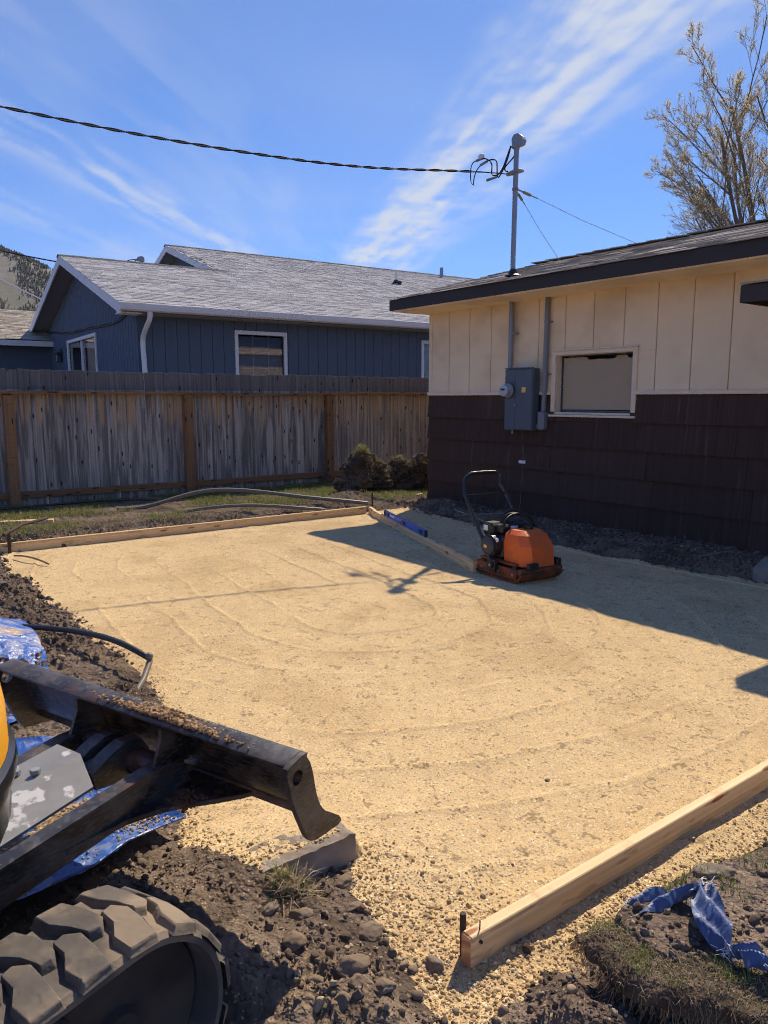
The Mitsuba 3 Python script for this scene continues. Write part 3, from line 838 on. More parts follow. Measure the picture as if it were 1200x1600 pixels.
add('soffit', box(XW + 0.022, 12.1, YC, RYF - 0.032, EZ - 0.16, EZ - 0.142, 0.001), 'mat_cream', parent=R1)
n1 = np.array([-SL, 0, 1]) / math.hypot(SL, 1)
u1 = np.array([1, 0, SL]) / math.hypot(SL, 1)
sh = shingle_courses((EX - 0.03, RYF + 0.01, EZ - 0.0085), (0, -1, 0), u1, n1, 7.6, 3.04, 0.30, 0.165, 0.010, 4, jitter=0.020, w_var=0.45)
add_shingles(R1, sh, BROWN)
rg = []
yy = RYF
gr = np.random.default_rng(8)
while yy > YN:
    w = 0.3
    rg.append(mv(rot(box(-0.14, 0.14, -w / 2, w / 2, -0.006, 0.006, 0.002), 2, (1, 0, 0)), (RX, yy - w / 2, rz(RX) + 0.002 + gr.uniform(0, 0.006))))
    yy -= w
for m in rg:
    add('ridge_cap', m, 'mat_shingle', color=np.tile([shade_of(*BROWN, gr.uniform(), gr.uniform())], (24, 1)), parent=R1)

# porch roof beyond the right edge of the picture
PR = thing('porch_roof', 'dark lower porch roof with brown shingles cut off by the right edge', 'roof')
PX0, PY1, PZ = 5.575, 3.06, 2.33
add('deck', cat(box(PX0 + 0.02, XW - 0.05, -2.0, PY1 - 0.02, PZ - 0.10, PZ - 0.012, 0.002)), 'mat_dark_trim', parent=PR)
add('fascia', box(PX0, PX0 + 0.019, -2.0, PY1, PZ - 0.13, PZ - 0.004, 0.003), 'mat_dark_trim', parent=PR)
add('fascia', box(PX0 + 0.02, XW - 0.05, PY1 - 0.02, PY1, PZ - 0.13, PZ + 0.0, 0.003), 'mat_dark_trim', parent=PR)
u2, n2 = np.array([1, 0, 0.10]) / math.hypot(1, 0.1), np.array([-0.10, 0, 1]) / math.hypot(1, 0.1)
for v, f, a, b in shingle_courses((PX0 - 0.03, PY1 + 0.012, PZ - 0.004), (0, -1, 0), u2, n2, 1.4, 1.5, 0.30, 0.165, 0.012, 14, jitter=0.012, w_var=0.4):
    add('shingle', trimesh.Trimesh(v, f, process=False), 'mat_shingle', color=np.tile([shade_of(*BROWN, a, b)], (8, 1)), parent=PR)
for yy in (-1.6, 0.6):
    add('post', box(PX0 + 0.10, PX0 + 0.20, yy, yy + 0.1, -0.02, PZ - 0.10, 0.004), 'mat_dark_trim', parent=PR)

# ----------------------------------------------------------------------------- electrical service on the tan house
PB = thing('electric_meter_panel', 'grey steel electric meter panel with round glass meter on the house wall', 'electric panel')
y0, y1, z0, z1, xp = 6.345, 6.80, 1.115, 1.865, XW - 0.165
ym = 6.62
add('enclosure', box(xp + 0.012, XW - 0.04, y0, y1, z0, z1, 0.006), 'mat_grey_paint', parent=PB)
add('meter_cover', box(xp, xp + 0.011, ym + 0.003, y1 - 0.003, z0 + 0.004, z1 - 0.004, 0.004), 'mat_grey_paint', parent=PB)
add('door', box(xp - 0.006, xp + 0.011, y0 + 0.004, ym - 0.004, z0 + 0.010, z1 - 0.016, 0.005), 'mat_grey_paint', parent=PB)
add('rain_lip', box(xp - 0.014, xp + 0.02, y0 - 0.004, y1 + 0.004, z1 + 0.001, z1 + 0.010, 0.002), 'mat_grey_paint', parent=PB)
add('latch', box(xp - 0.018, xp - 0.0, ym - 0.018, ym + 0.006, 1.40, 1.435, 0.003), 'mat_galvanized', parent=f'{PB}__door')
add('sticker', box(xp - 0.0085, xp - 0.0065, 6.445, 6.51, 1.575, 1.64, 0.0004), 'mat_sticker', parent=f'{PB}__door', label='small orange warning sticker')


def disc_x(prof, at, n=28):
    """Revolved profile [(radius, outwards)] standing out of a wall that faces -x."""
    m = trimesh.creation.revolve(np.array(prof), sections=n)
    return place(m, at, (0, 1, 0), (0, 0, 1), (-1, 0, 0))


mc = (xp - 0.0, 6.715, 1.60)
add('meter_ring', disc_x([(0, 0), (0.092, 0), (0.092, 0.035), (0.083, 0.045), (0, 0.045)], mc), 'mat_galvanized', True, parent=PB)
M_ = add('meter', disc_x([(0, 0.044), (0.076, 0.044), (0.076, 0.10), (0.068, 0.118), (0.0, 0.125)], mc), 'mat_glass_meter', 40, parent=PB)
add('dial', box(mc[0] - 0.1285, mc[0] - 0.125, mc[1] - 0.035, mc[1] + 0.03, mc[2] + 0.0, mc[2] + 0.025, 0.001), 'mat_black_plastic', parent=M_)
add('screw', cat(*[mv(rot(trimesh.creation.cylinder(0.006, 0.006, sections=8), 90, (0, 1, 0)), (xp - 0.008, y, z)) for y, z in ((6.38, 1.145), (6.56, 1.145))]), 'mat_galvanized', parent=PB)
add('nipple', mv(tube([(0, 0, 0), (0, 0, -0.05)], 0.012, 8), (xp + 0.05, 6.70, z0)), 'mat_galvanized', parent=PB)

MA = thing('service_mast', 'tall galvanized service mast pipe rising through the eave with weatherhead', 'service mast')
MX, MY = 7.065, 6.785
add('pipe', tube([(MX, MY + 0.012, 1.87), (MX, MY + 0.008, 3.2), (MX, MY - 0.006, 4.50)], 0.0305, 14), 'mat_galvanized', 60, parent=MA)
wh = extr(Polygon([(-0.075, -0.02), (0.035, -0.035), (0.042, 0.05), (0.018, 0.085), (-0.03, 0.088), (-0.07, 0.055), (-0.088, 0.02)]).buffer(0.012), 0.084)
add('weatherhead', place(wh, (MX + 0.042, MY - 0.005, 4.52), (0.1, -0.995, 0) if False else (-0.2, 0.98, 0), (0, 0, 1), (-0.98, -0.2, 0)), 'mat_galvanized', parent=MA)
add('collar', tube([(MX, MY - 0.006, 4.455), (MX, MY - 0.006, 4.49)], 0.037, 14), 'mat_galvanized', 60, parent=MA)
add('roof_boot', cat(tube([(MX, MY, rz(MX) + 0.01), (MX, MY, rz(MX) + 0.03), (MX, MY, rz(MX) + 0.09)], [0.11, 0.07, 0.036], 14)), 'mat_rubber_black', parent=MA)
add('insulator', cat(box(MX - 0.05, MX + 0.05, MY - 0.09, MY + 0.05, 4.185, 4.215, 0.004), tube([(MX, MY + 0.05, 4.2), (MX, MY + 0.14, 4.2)], [0.03, 0.022], 10)), 'mat_galvanized', parent=MA)
add('guy_clamp', tube([(MX, MY, 3.985), (MX, MY, 4.015)], 0.038, 14), 'mat_steel_worn', parent=MA)
for zz in (2.30,):
    add('strap', cat(tube([(MX, MY + 0.01, zz - 0.012), (MX, MY + 0.01, zz + 0.012)], 0.034, 14), box(MX - 0.01, XW, MY - 0.055, MY - 0.02, zz - 0.012, zz + 0.012, 0.002)), 'mat_galvanized', parent=MA)
hz_ = (MX - 0.012, MY + 0.07, 4.51)
for k, pts in enumerate((
        [hz_, (MX - 0.03, 6.96, 4.30), (MX - 0.03, 7.07, 4.22), (MX - 0.02, 7.17, 4.26), (MX, 7.19, 4.36), (MX, 7.30, 4.47), (MX, 7.43, 4.49)],
        [(hz_[0], hz_[1] + 0.012, hz_[2]), (MX - 0.05, 6.90, 4.32), (MX - 0.05, 6.99, 4.205), (MX - 0.03, 7.05, 4.19), (MX - 0.04, 7.06, 4.31), (MX, 7.14, 4.42), (MX, 7.24, 4.44), (MX, 7.33, 4.425)],
        [(hz_[0], hz_[1] + 0.02, hz_[2]), (MX - 0.02, 6.87, 4.33), (MX - 0.04, 6.93, 4.26), (MX - 0.03, 6.885, 4.22)])):
    add('service_wire', tube(spline(pts, 40), 0.0085, 7), 'mat_rubber_black', True, parent=MA)
add('splice', cat(tube([(MX, 7.345, 4.49), (MX, 7.47, 4.485)], 0.017, 8), tube([(MX, 7.28, 4.435), (MX, 7.395, 4.415)], 0.016, 8)), 'mat_grey_pvc', parent=MA)
cov = blob(0.05, 2, 0.3, 1.5, 4, (0.6, 1.0, 0.7))
add('splice_cover', cat(mv(cov, (MX, 7.385, 4.515))), 'mat_white', True, parent=MA)
for k, pts in enumerate(([(MX, 7.46, 4.487), (MX - 0.01, 7.55, 4.44), (MX - 0.01, 7.565, 4.33), (MX - 0.05, 7.50, 4.215), (MX - 0.07, 7.43, 4.175)], [(MX, 7.39, 4.415), (MX - 0.02, 7.43, 4.37), (MX - 0.05, 7.45, 4.28), (MX - 0.07, 7.445, 4.18)])):
    add('service_wire', tube(spline(pts, 24), 0.0065, 6), 'mat_rubber_black', True, parent=MA)

SD = thing('service_drop_cable', 'twisted overhead service cable running from the mast to the upper left', 'cable')
cp = spline([(MX - 0.04, 6.90, 4.195), (6.60, 7.06 - 0.05, 4.175), (5.34, 7.27, 4.063), (3.93, 7.50, 4.015), (2.70, 7.74, 4.045), (1.63, 7.96, 4.112), (0.2, 8.26, 4.24), (-2.0, 8.72, 4.55), (-7, 9.7, 5.6)], 420)
tt = np.r_[0, np.cumsum(np.linalg.norm(np.diff(cp, axis=0), axis=1))]
for k in range(2):
    ph = tt * 2 * np.pi / 0.42 + k * np.pi
    off = np.stack([0.22 * np.cos(ph), 0.97 * np.cos(ph), np.sin(ph)], 1) * 0.0095 * np.clip((tt - 0.3) / 0.2, 0, 1)[:, None]
    add('conductor', tube(cp + off, 0.0068, 5), 'mat_rubber_black', True, parent=SD)
add('bare_neutral', tube(cp[::2], 0.005, 5), 'mat_galvanized', True, parent=SD)
add('wedge_clamp', tube([(MX - 0.05, 7.06, 4.19), (MX - 0.05, 7.22, 4.19)], [0.012, 0.018], 7), 'mat_steel_worn', parent=SD)

GW = thing('guy_wire', 'thin guy wire stretching from the mast down to the right over the roof ridge', 'wire', None)


def guy(key, a, b, rad=0.0035):
    a, b = np.array(a), np.array(b)
    d = (b - a) / np.linalg.norm(b - a)
    add('strand', tube([a + d * 0.34, (a + b) / 2 - [0, 0, 0.02], b], rad, 5), 'mat_steel_worn', parent=key)
    add('turnbuckle', cat(tube([a, a + d * 0.10], 0.010, 6), tube([a + d * 0.10, a + d * 0.22], 0.018, 6), tube([a + d * 0.22, a + d * 0.345], 0.007, 6)), 'mat_steel_worn', parent=key)


guy(GW, (MX + 0.035, MY - 0.01, 4.0), (9.45, 6.70, rz(9.45) + 0.02))
GW2 = thing('guy_wire', 'second thin guy wire dropping steeply from the mast to the roof slope', 'wire')
guy(GW2, (MX + 0.03, MY + 0.012, 3.99), (8.85, 7.59, rz(8.85) + 0.02))

CD = thing('branch_conduit', 'grey plastic conduit with pull elbow beside the electric panel', 'conduit')
add('pipe', tube([(XW - 0.045, 6.25, 2.70), (XW - 0.045, 6.262, 1.35)], 0.030, 14), 'mat_grey_pvc', 60, parent=CD)
add('pull_elbow', box(XW - 0.105, XW - 0.004, 6.215, 6.318, 1.125, 1.345, 0.018), 'mat_grey_pvc', parent=CD)
add('connector', tube([(XW - 0.055, 6.31, 1.17), (XW - 0.06, 6.36, 1.165)], 0.024, 10), 'mat_grey_pvc', parent=CD)
for zz in (2.40, 1.79):
    add('strap', cat(tube([(XW - 0.045, 6.255, zz - 0.01), (XW - 0.045, 6.255, zz + 0.01)], 0.033, 14), box(XW - 0.02, XW - 0.002, 6.19, 6.24, zz - 0.01, zz + 0.01, 0.002)), 'mat_galvanized', parent=CD)

GB = thing('ground_clamp_box', 'small white clamp box on a thin wire low on the brown wall', 'clamp')
yb = 6.575
add('wire', tube([(XW - 0.05, yb + 0.04, 1.12), (XW - 0.024, yb + 0.03, 1.05), (XW - 0.022, yb + 0.02, 0.75), (XW - 0.022, yb + 0.03, 0.45), (XW - 0.03, yb + 0.05, 0.05)], 0.0035, 5), 'mat_steel_worn', parent=GB)
add('box', box(XW - 0.045, XW - 0.012, yb - 0.03, yb + 0.075, 0.695, 0.735, 0.004), 'mat_label_white', parent=GB)
# ----------------------------------------------------------------------------- wooden fence
FN = thing('wooden_fence', 'weathered tall board fence with brown posts and rails along the back', 'fence')
FY = 10.85
PXS = [-2.76, -0.35, 2.06, 4.47, 6.94, 9.36, 11.8]
for k, x in enumerate(PXS):
    m = box(x - 0.062, x + 0.062, FY - 0.118, FY - 0.004, -0.3, 1.548 + 0.01 * (k % 2), 0.006)
    add('post', m, 'mat_fence_rail', uv=buv(m, 2, k), parent=FN)
g = np.random.default_rng(21)
for k in range(len(PXS) - 1):
    a, b = PXS[k], PXS[k + 1]
    sag = [0.012, -0.004, 0.0, -0.016, 0.008, 0.0][k]
    n = 9
    xs = np.linspace(a, b, n)
    cap = []
    for i in range(n - 1):
        z = 1.585 + sag * math.sin(math.pi * (i + 0.5) / (n - 1)) * 1.2
        cap.append((xs[i], xs[i + 1], z))
    # cap rail: one bent plank
    zz = 1.583 + sag * np.sin(np.linspace(0, math.pi, n)) * 1.3
    prof = np.array([(FY - 0.125, -0.019), (FY - 0.0045, -0.019), (FY - 0.0045, 0.019), (FY - 0.125, 0.019)])
    vv = np.array([[x + (0.002 if i == 0 else -0.002 if i == n - 1 else 0), p[0], z + p[1]] for i, (x, z) in enumerate(zip(xs, zz)) for p in prof])
    ff = [[i * 4 + j, i * 4 + (j + 1) % 4, (i + 1) * 4 + (j + 1) % 4] for i in range(n - 1) for j in range(4)] + [[i * 4 + j, (i + 1) * 4 + (j + 1) % 4, (i + 1) * 4 + j] for i in range(n - 1) for j in range(4)] + [[0, 2, 1], [0, 3, 2], [(n - 1) * 4, (n - 1) * 4 + 1, (n - 1) * 4 + 2], [(n - 1) * 4, (n - 1) * 4 + 2, (n - 1) * 4 + 3]]
    m = trimesh.Trimesh(vv, np.array(ff)[:, ::-1], process=False)
    add('cap_rail', m, 'mat_fence_rail', uv=buv(m, 0, 20 + k), parent=FN)
    m = rot(box(a + 0.064, b - 0.064, FY - 0.046, FY - 0.004, 0.195, 0.285, 0.005), 0.25 * (k % 3 - 1), (0, 1, 0), ((a + b) / 2, FY, 0.24))
    add('bottom_rail', m, 'mat_fence_rail', uv=buv(m, 0, 40 + k), parent=FN)
x, k = -2.9, 0
while x < 11.8:
    w = g.choice([0.138, 0.138, 0.14, 0.092, 0.136])
    m = box(x + 0.002, x + w - 0.002 + g.uniform(-0.001, 0.001), FY + g.uniform(-0.001, 0.003), FY + 0.018, 0.03 + g.uniform(-0.02, 0.02), 1.872 + g.uniform(-0.010, 0.010) + 0.006 * math.sin(x), 0.0025)
    m = rot(m, g.normal(0, 0.12), (0, 1, 0), (x + w / 2, FY, 0.9))
    add('board', m, 'mat_fence', uv=buv(m, 2, k), parent=FN)
    x += w
    k += 1

# ----------------------------------------------------------------------------- blue house behind the fence
BH = thing('blue_house', 'blue vertical board house with grey shingle roof behind the fence', 'house')
E0 = np.array([4.458, 13.575, 0.0])
ba = math.radians(93.4)
bx = np.array([math.sin(ba), math.cos(ba), 0])
by = np.array([-bx[1], bx[0], 0])
bz = np.array([0, 0, 1.0])
BP = lambda m: place(m, E0, bx, by, bz)       # house frame: x along the ridge, y away from us
EZB, SB, RY1, RY2, XM, XE = 3.15, 0.3123, 4.80, 8.80, 3.72, 15.5
GXW, LYW, FYW = 0.42, 0.45, 9.42              # gable wall, long wall, far wall
zr = lambda y: EZB + SB * y
# long wall boards with the two windows left open
wins = [(2.30, 3.40, 1.45, 2.745), (6.80, 7.90, 1.45, 2.735)]
add('wall', BP(cat(box(GXW + 0.05, 15.0, FYW - 0.02, FYW, 0.0, 3.2, 0.001), box(14.98, 15.0, LYW + 0.05, FYW - 0.02, 0.0, 3.0, 0.001), box(GXW + 0.07, 15.0, LYW + 0.05, FYW - 0.02, 2.96, 2.99, 0.001))), 'mat_plaster', parent=BH)
add('inner_wall', BP(cat(box(GXW + 0.07, 14.9, 3.2, 3.3, 0.1, 2.95, 0.002), box(3.1, 3.2, 3.3, FYW - 0.02, 0.1, 2.95, 0.002))), 'mat_plaster', parent=BH)


def boards(lines, put, z0, ztop, holes, parent, matkey, th=0.022, gap=0.005):
    for a, b in zip(lines[:-1], lines[1:]):
        a, b = a + gap, b - gap
        segs = [(a, b, z0, None)]
        for w0, w1, h0, h1 in holes:
            new = []
            for s in segs:
                if s[1] <= w0 or s[0] >= w1 or s[3] is not None:
                    new.append(s)
                    continue
                if s[0] < w0:
                    new.append((s[0], w0, s[2], None))
                if s[1] > w1:
                    new.append((w1, s[1], s[2], None))
                c0, c1 = max(s[0], w0), min(s[1], w1)
                new += [(c0, c1, h1, 'top'), (c0, c1, s[2], h0)]
            segs = new
        for s in segs:
            zt0, zt1 = (ztop(s[0]), ztop(s[1])) if s[3] in (None, 'top') else (s[3], s[3])
            if min(zt0, zt1) - s[2] < 0.02 or s[1] - s[0] < 0.005:
                continue
            add('siding_board', put(extr([(s[0], s[2]), (s[1], s[2]), (s[1], zt1), (s[0], zt0)], th)), matkey, parent=parent)


lines = np.r_[GXW, np.arange(0.689, 15.0, 0.2295)]
boards(lines, lambda m: BP(place(m, (0, LYW + 0.022, 0), (1, 0, 0), (0, 0, 1), (0, -1, 0))), 0.2, lambda x: 3.06, wins, BH, 'mat_blue')
add('backing', BP(cat(*[box(a, b, LYW + 0.023, LYW + 0.05, 0.1, 3.05, 0.001) for a, b in ((GXW + 0.02, 2.3), (3.4, 6.8), (7.9, 15.0))] + [box(a, b, LYW + 0.023, LYW + 0.05, z0, z1, 0.001) for a, b in ((2.301, 3.399), (6.801, 7.899)) for z0, z1 in ((0.1, 1.45), (2.745, 3.05))])), 'mat_blue', parent=BH)
# gable wall boards
gwin = (3.55, 6.45, 1.2, 2.83)
gl = np.r_[LYW + 0.0, np.arange(0.62, 9.4, 0.2), FYW]
gtop = lambda y: min(zr(y), zr(RY1) - 0.285 * (y - RY1)) - 0.17
boards(gl, lambda m: BP(place(m, (GXW + 0.012, 0, 0), (0, 1, 0), (0, 0, 1), (-1, 0, 0))), 0.2, gtop, [gwin], BH, 'mat_blue', 0.012, 0.013)
gy = np.linspace(LYW + 0.02, FYW - 0.02, 30)
gback = [p for p in ([(y, 0.1) for y in (gy[0], gwin[0])] + [(gwin[0], gwin[3])] + [(gwin[1], gwin[3]), (gwin[1], 0.1), (gy[-1], 0.1)] + [(y, gtop(y) - 0.005) for y in gy[::-1]])]
add('backing', BP(place(extr(gback, 0.02), (GXW + 0.045, 0, 0), (0, 1, 0), (0, 0, 1), (-1, 0, 0))), 'mat_blue', parent=BH)
add('corner_board', BP(box(GXW - 0.015, GXW + 0.004, LYW - 0.014, LYW + 0.08, 0.2, 3.05, 0.003)), 'mat_blue', parent=BH)
# upper gable of the main roof
ug = [(4.9, zr(4.9) - 0.5), (RY2, zr(RY2) - 0.17), (2 * RY2 - 4.9, zr(4.9) - 0.5)]
add('upper_gable', BP(place(extr(ug, 0.03), (XM + 0.45, 0, 0), (0, 1, 0), (0, 0, 1), (-1, 0, 0))), 'mat_blue', parent=BH)


def house_window(parent, put, w0, w1, h0, h1, mull=(), bars=0, blind=False):
    """Local: x across, y up, z outwards (face of the wall at z = 0)."""
    fw = 0.055
    k = add('window', put(cat(box(w0 - 0.01, w0 + fw, h0, h1, -0.02, 0.03, 0.004), box(w1 - fw, w1 + 0.01, h0, h1, -0.02, 0.03, 0.004), box(w0 - 0.01, w1 + 0.01, h1, h1 + fw + 0.02, -0.02, 0.032, 0.004), box(w0 - 0.01, w1 + 0.01, h0 - fw, h0, -0.02, 0.032, 0.004))), 'mat_white', parent=parent)
    edges = [w0 + fw, *mull, w1 - fw]
    for m_ in mull:
        add('mullion', put(box(m_ - 0.03, m_ + 0.03, h0 + 0.002, h1 - 0.002, -0.035, 0.012, 0.003)), 'mat_white', parent=k)
    for a, b in zip(edges[:-1], edges[1:]):
        add('pane', put(trimesh.Trimesh([[a, h0, -0.03], [b, h0, -0.03], [b, h1, -0.03], [a, h1, -0.03]], [[0, 1, 2], [0, 2, 3]], process=False)), 'mat_pane', parent=k)
        for j in range(1, bars + 1):
            xx = a + (b - a) * j / (bars + 1)
            add('muntin', put(box(xx - 0.006, xx + 0.006, h0, h1, -0.042, -0.034, 0.001)), 'mat_soffit', parent=k)
        if bars:
            add('muntin', put(box(a, b, (h0 + h1) / 2 - 0.006, (h0 + h1) / 2 + 0.006, -0.052, -0.044, 0.001)), 'mat_soffit', parent=k)
    if blind:
        add('blind', put(cat(*[rot(box(w0 + 0.06, w1 - 0.06, y - 0.0165, y + 0.0165, -0.0935, -0.0925, 0.0003), -16, (1, 0, 0), (0, y, -0.093)) for y in np.arange(h0 + 0.02, h1 - 0.02, 0.03)])), 'mat_blind', parent=k)
    return k


for w in wins:
    house_window(BH, lambda m: BP(place(m, (0, LYW, 0), (1, 0, 0), (0, 0, 1), (0, -1, 0))), *w, bars=2, blind=True)
kw = house_window(BH, lambda m: BP(place(m, (GXW, 0, 0), (0, 1, 0), (0, 0, 1), (-1, 0, 0))), *gwin, mull=(5.0,))
add('curtain', BP(place(cat(*[box(3.65 + 0.1 * i, 3.74 + 0.1 * i, 1.25, 2.78, -0.10 - 0.012 * (i % 2), -0.09, 0.004) for i in range(12)]), (GXW, 0, 0), (0, 1, 0), (0, 0, 1), (-1, 0, 0))), 'mat_paper', parent=kw)
# wall light
kl = add('wall_light', BP(cat(box(GXW - 0.13, GXW - 0.02, 7.16, 7.34, 2.42, 2.60, 0.02), rot(box(GXW - 0.15, GXW - 0.02, 7.13, 7.37, 2.60, 2.66, 0.015), 8, (0, 1, 0), (GXW, 7.2, 2.63)), box(GXW - 0.05, GXW - 0.002, 7.20, 7.30, 2.50, 2.76, 0.01))), 'mat_engine', parent=BH)
add('lamp_glass', BP(box(GXW - 0.136, GXW - 0.131, 7.19, 7.31, 2.44, 2.585, 0.002)), 'mat_soffit', parent=kl)
cw = [(GXW - 0.02, 1.05, 3.05), (GXW - 0.025, 1.6, 2.98), (GXW - 0.025, 2.6, 2.97), (GXW - 0.02, 4.2, 3.02), (GXW - 0.025, 6.0, 3.06), (GXW - 0.02, 7.4, 3.15), (GXW - 0.02, 8.9, 3.26)]
add('wall_cable', BP(cat(tube(spline(cw, 50), 0.012, 5), mv(tube(spline(cw, 50) + np.stack([0 * np.arange(50), 0 * np.arange(50), 0.03 + 0.012 * np.sin(np.arange(50) * 0.8)], 1), 0.009, 5), (0.0, 0, 0)))), 'mat_rubber_black', parent=BH)
add('junction_box', BP(box(GXW - 0.05, GXW - 0.001, 1.22, 1.40, 3.10, 3.25, 0.006)), 'mat_grey_pvc', parent=BH)

# roof: one near slope shared by wing and main part, two ridges
RB = f'{BH}__roof'


def roof_prof(y0, yr, y1, zfar, t):
    return [(y0, zr(y0) - t), (y0, zr(y0) - 0.012), (yr, zr(yr) - 0.012), (y1, zfar - 0.012), (y1, zfar - t), (yr, zr(yr) - t)]


rm = cat(place(extr(roof_prof(0.03, RY1, 9.9, zr(RY1) - 0.285 * 5.1, 0.15), XM - 0.06), (0.04, 0, 0), (0, 1, 0), (0, 0, 1), (1, 0, 0)),
         place(extr(roof_prof(0.03, RY2, 17.4, zr(0.2), 0.15), XE - XM - 0.06), (XM + 0.03, 0, 0), (0, 1, 0), (0, 0, 1), (1, 0, 0)))
add('roof', BP(rm), 'mat_soffit', parent=BH)
nb, ub = np.array([0, -SB, 1]) / math.hypot(1, SB), np.array([0, 1, SB]) / math.hypot(1, SB)
w3 = lambda q: q[0] * bx + q[1] * by + q[2] * bz
cs = math.hypot(1, SB)
clipf = lambda a, s: (s / cs < RY1 - 0.02) or (a > XM + 0.02 and s / cs < RY2 - 0.02)
sh = shingle_courses(E0 + w3((-0.012, -0.02, EZB - 0.009)), bx, w3(ub), w3(nb), XE, RY2 * cs, 0.33, 0.143, 0.011, 31, clipf, jitter=0.006, w_var=0.55)
add_shingles(RB, sh, GREY)


def rake(x, y0, ya, y1, zfar, mkey='mat_white', h=0.19):
    for a, b, za, zb in ((y0, ya, zr(y0), zr(ya)), (ya, y1, zr(ya), zfar)):
        add('rake_board', BP(place(extr([(a, za - h), (b, zb - h), (b, zb - 0.004), (a, za - 0.004)], 0.03), (x + 0.03, 0, 0), (0, 1, 0), (0, 0, 1), (-1, 0, 0))), mkey, parent=RB)


rake(0.0, 0.0, RY1, 9.9, zr(RY1) - 0.285 * 5.1)
rake(XM, RY1 - 0.5, RY2, 17.4, zr(0.2))
for x0, x1, yr in ((-0.02, XM + 0.25, RY1), (XM - 0.02, XE, RY2)):
    n = int((x1 - x0) / 0.3)
    for i in range(n):
        a = x0 + (x1 - x0) * i / n
        prof = [(-0.13, -0.043), (0, 0.004), (0.13, -0.043), (0.13, -0.028), (0, 0.022), (-0.13, -0.028)]
        add('ridge_cap', BP(place(extr(prof, (x1 - x0) / n - 0.004), (a, yr, zr(yr) + 0.004 * (i % 2)), (0, 1, 0), (0, 0, 1), (1, 0, 0))), 'mat_ridge', parent=RB)
gp = [(-0.125, -0.004), (-0.118, -0.05), (-0.105, -0.10), (-0.07, -0.122), (-0.008, -0.122), (-0.008, -0.0), (-0.016, -0.0), (-0.016, -0.112), (-0.07, -0.112), (-0.095, -0.09), (-0.112, -0.012)]
add('gutter', BP(place(extr(gp, XE - 0.02), (0.0, 0.02, EZB - 0.012), (0, 1, 0), (0, 0, 1), (1, 0, 0))), 'mat_white', parent=RB)
add('gutter_end', BP(place(extr([p for p in gp[:6]], 0.006), (-0.007, 0.02, EZB - 0.012), (0, 1, 0), (0, 0, 1), (1, 0, 0))), 'mat_white', parent=RB)
add('eave_return', BP(extr([(0.035, 0.035), (0.4, 0.035), (0.4, LYW - 0.02), (0.035, LYW - 0.02)], 0.012)).apply_translation((0, 0, 2.985)), 'mat_white', parent=RB)
add('eave_soffit', BP(box(0.42, XE - 0.02, 0.035, LYW + 0.15, 2.992, 3.004, 0.001)), 'mat_soffit', parent=RB)
add('rake_end', BP(place(extr([(0.0, -0.17), (0.30, -0.17), (0.42, 0.10), (0.0, -0.03)], 0.02), (0.055, 0.02, EZB - 0.0), (0, 1, 0), (0, 0, 1), (-1, 0, 0))), 'mat_white', parent=RB)
dsp = spline([(0.52, -0.03, 3.02), (0.52, -0.02, 2.93), (0.51, 0.06, 2.84), (0.50, 0.30, 2.68), (0.50, 0.40, 2.58), (0.50, 0.405, 2.3), (0.50, 0.405, 1.2), (0.50, 0.405, 0.2)], 40)
add('downspout', BP(place(tube(dsp, 0.047, 8), (0, 0, 0), (1, 0, 0), (0, 1, 0), (0, 0, 1))), 'mat_white', 40, parent=BH)
for x, y in ((9.58, 5.55),):
    vp = add('vent_pipe', BP(tube([(x, y, zr(y) - 0.05), (x, y, zr(y) + 0.36)], 0.05, 12)), 'mat_white', 60, parent=RB)
    add('flashing', BP(tube([(x, y - 0.02, zr(y) + 0.0), (x, y - 0.01, zr(y) + 0.02), (x, y, zr(y) + 0.11)], [0.17, 0.11, 0.058], 14)), 'mat_ridge', parent=vp)
add('vent_pipe', BP(tube([(13.4, 8.3, zr(8.3) - 0.1), (13.4, 8.3, zr(8.3) + 0.33)], 0.06, 12)), 'mat_galvanized', 60, parent=RB)
BM = thing('house_mast', 'short weatherhead mast rising behind the ridge of the blue house', 'service mast')
mx, my = 2.35, 6.6
add('pipe', BP(tube([(mx, my, 3.6), (mx, my, 5.02)], 0.04, 10)), 'mat_galvanized', 60, parent=BM)
add('weatherhead', BP(place(extr(Polygon([(-0.12, -0.01), (0.05, -0.03), (0.05, 0.05), (0, 0.08), (-0.08, 0.06)]).buffer(0.012), 0.10), (mx + 0.01, my + 0.05, 5.03), (1, 0, 0), (0, 0, 1), (0, -1, 0))), 'mat_galvanized', parent=BM)
for k, pts in enumerate(([(mx - 0.1, my, 5.03), (mx - 0.22, my, 4.88), (mx - 0.32, my, 4.72), (mx - 0.48, my, 4.82)], [(mx - 0.12, my, 5.03), (mx - 0.3, my, 5.0), (mx - 0.42, my, 4.92), (mx - 0.45, my, 4.76), (mx - 0.36, my, 4.68)])):
    add('service_wire', BP(tube(spline(pts, 20), 0.012, 5)), 'mat_rubber_black', parent=BM)
BC = thing('overhead_cable', 'overhead cable running from the blue house mast off to the left', 'cable')
add('conductor', BP(tube(spline([(mx - 0.04, my, 4.74), (mx - 0.4, my + 0.02, 4.73), (0.0, 6.8, 4.86), (-3.0, 7.2, 5.35), (-9, 8.0, 6.6)], 60), 0.017, 6)), 'mat_rubber_black', True, parent=BC)

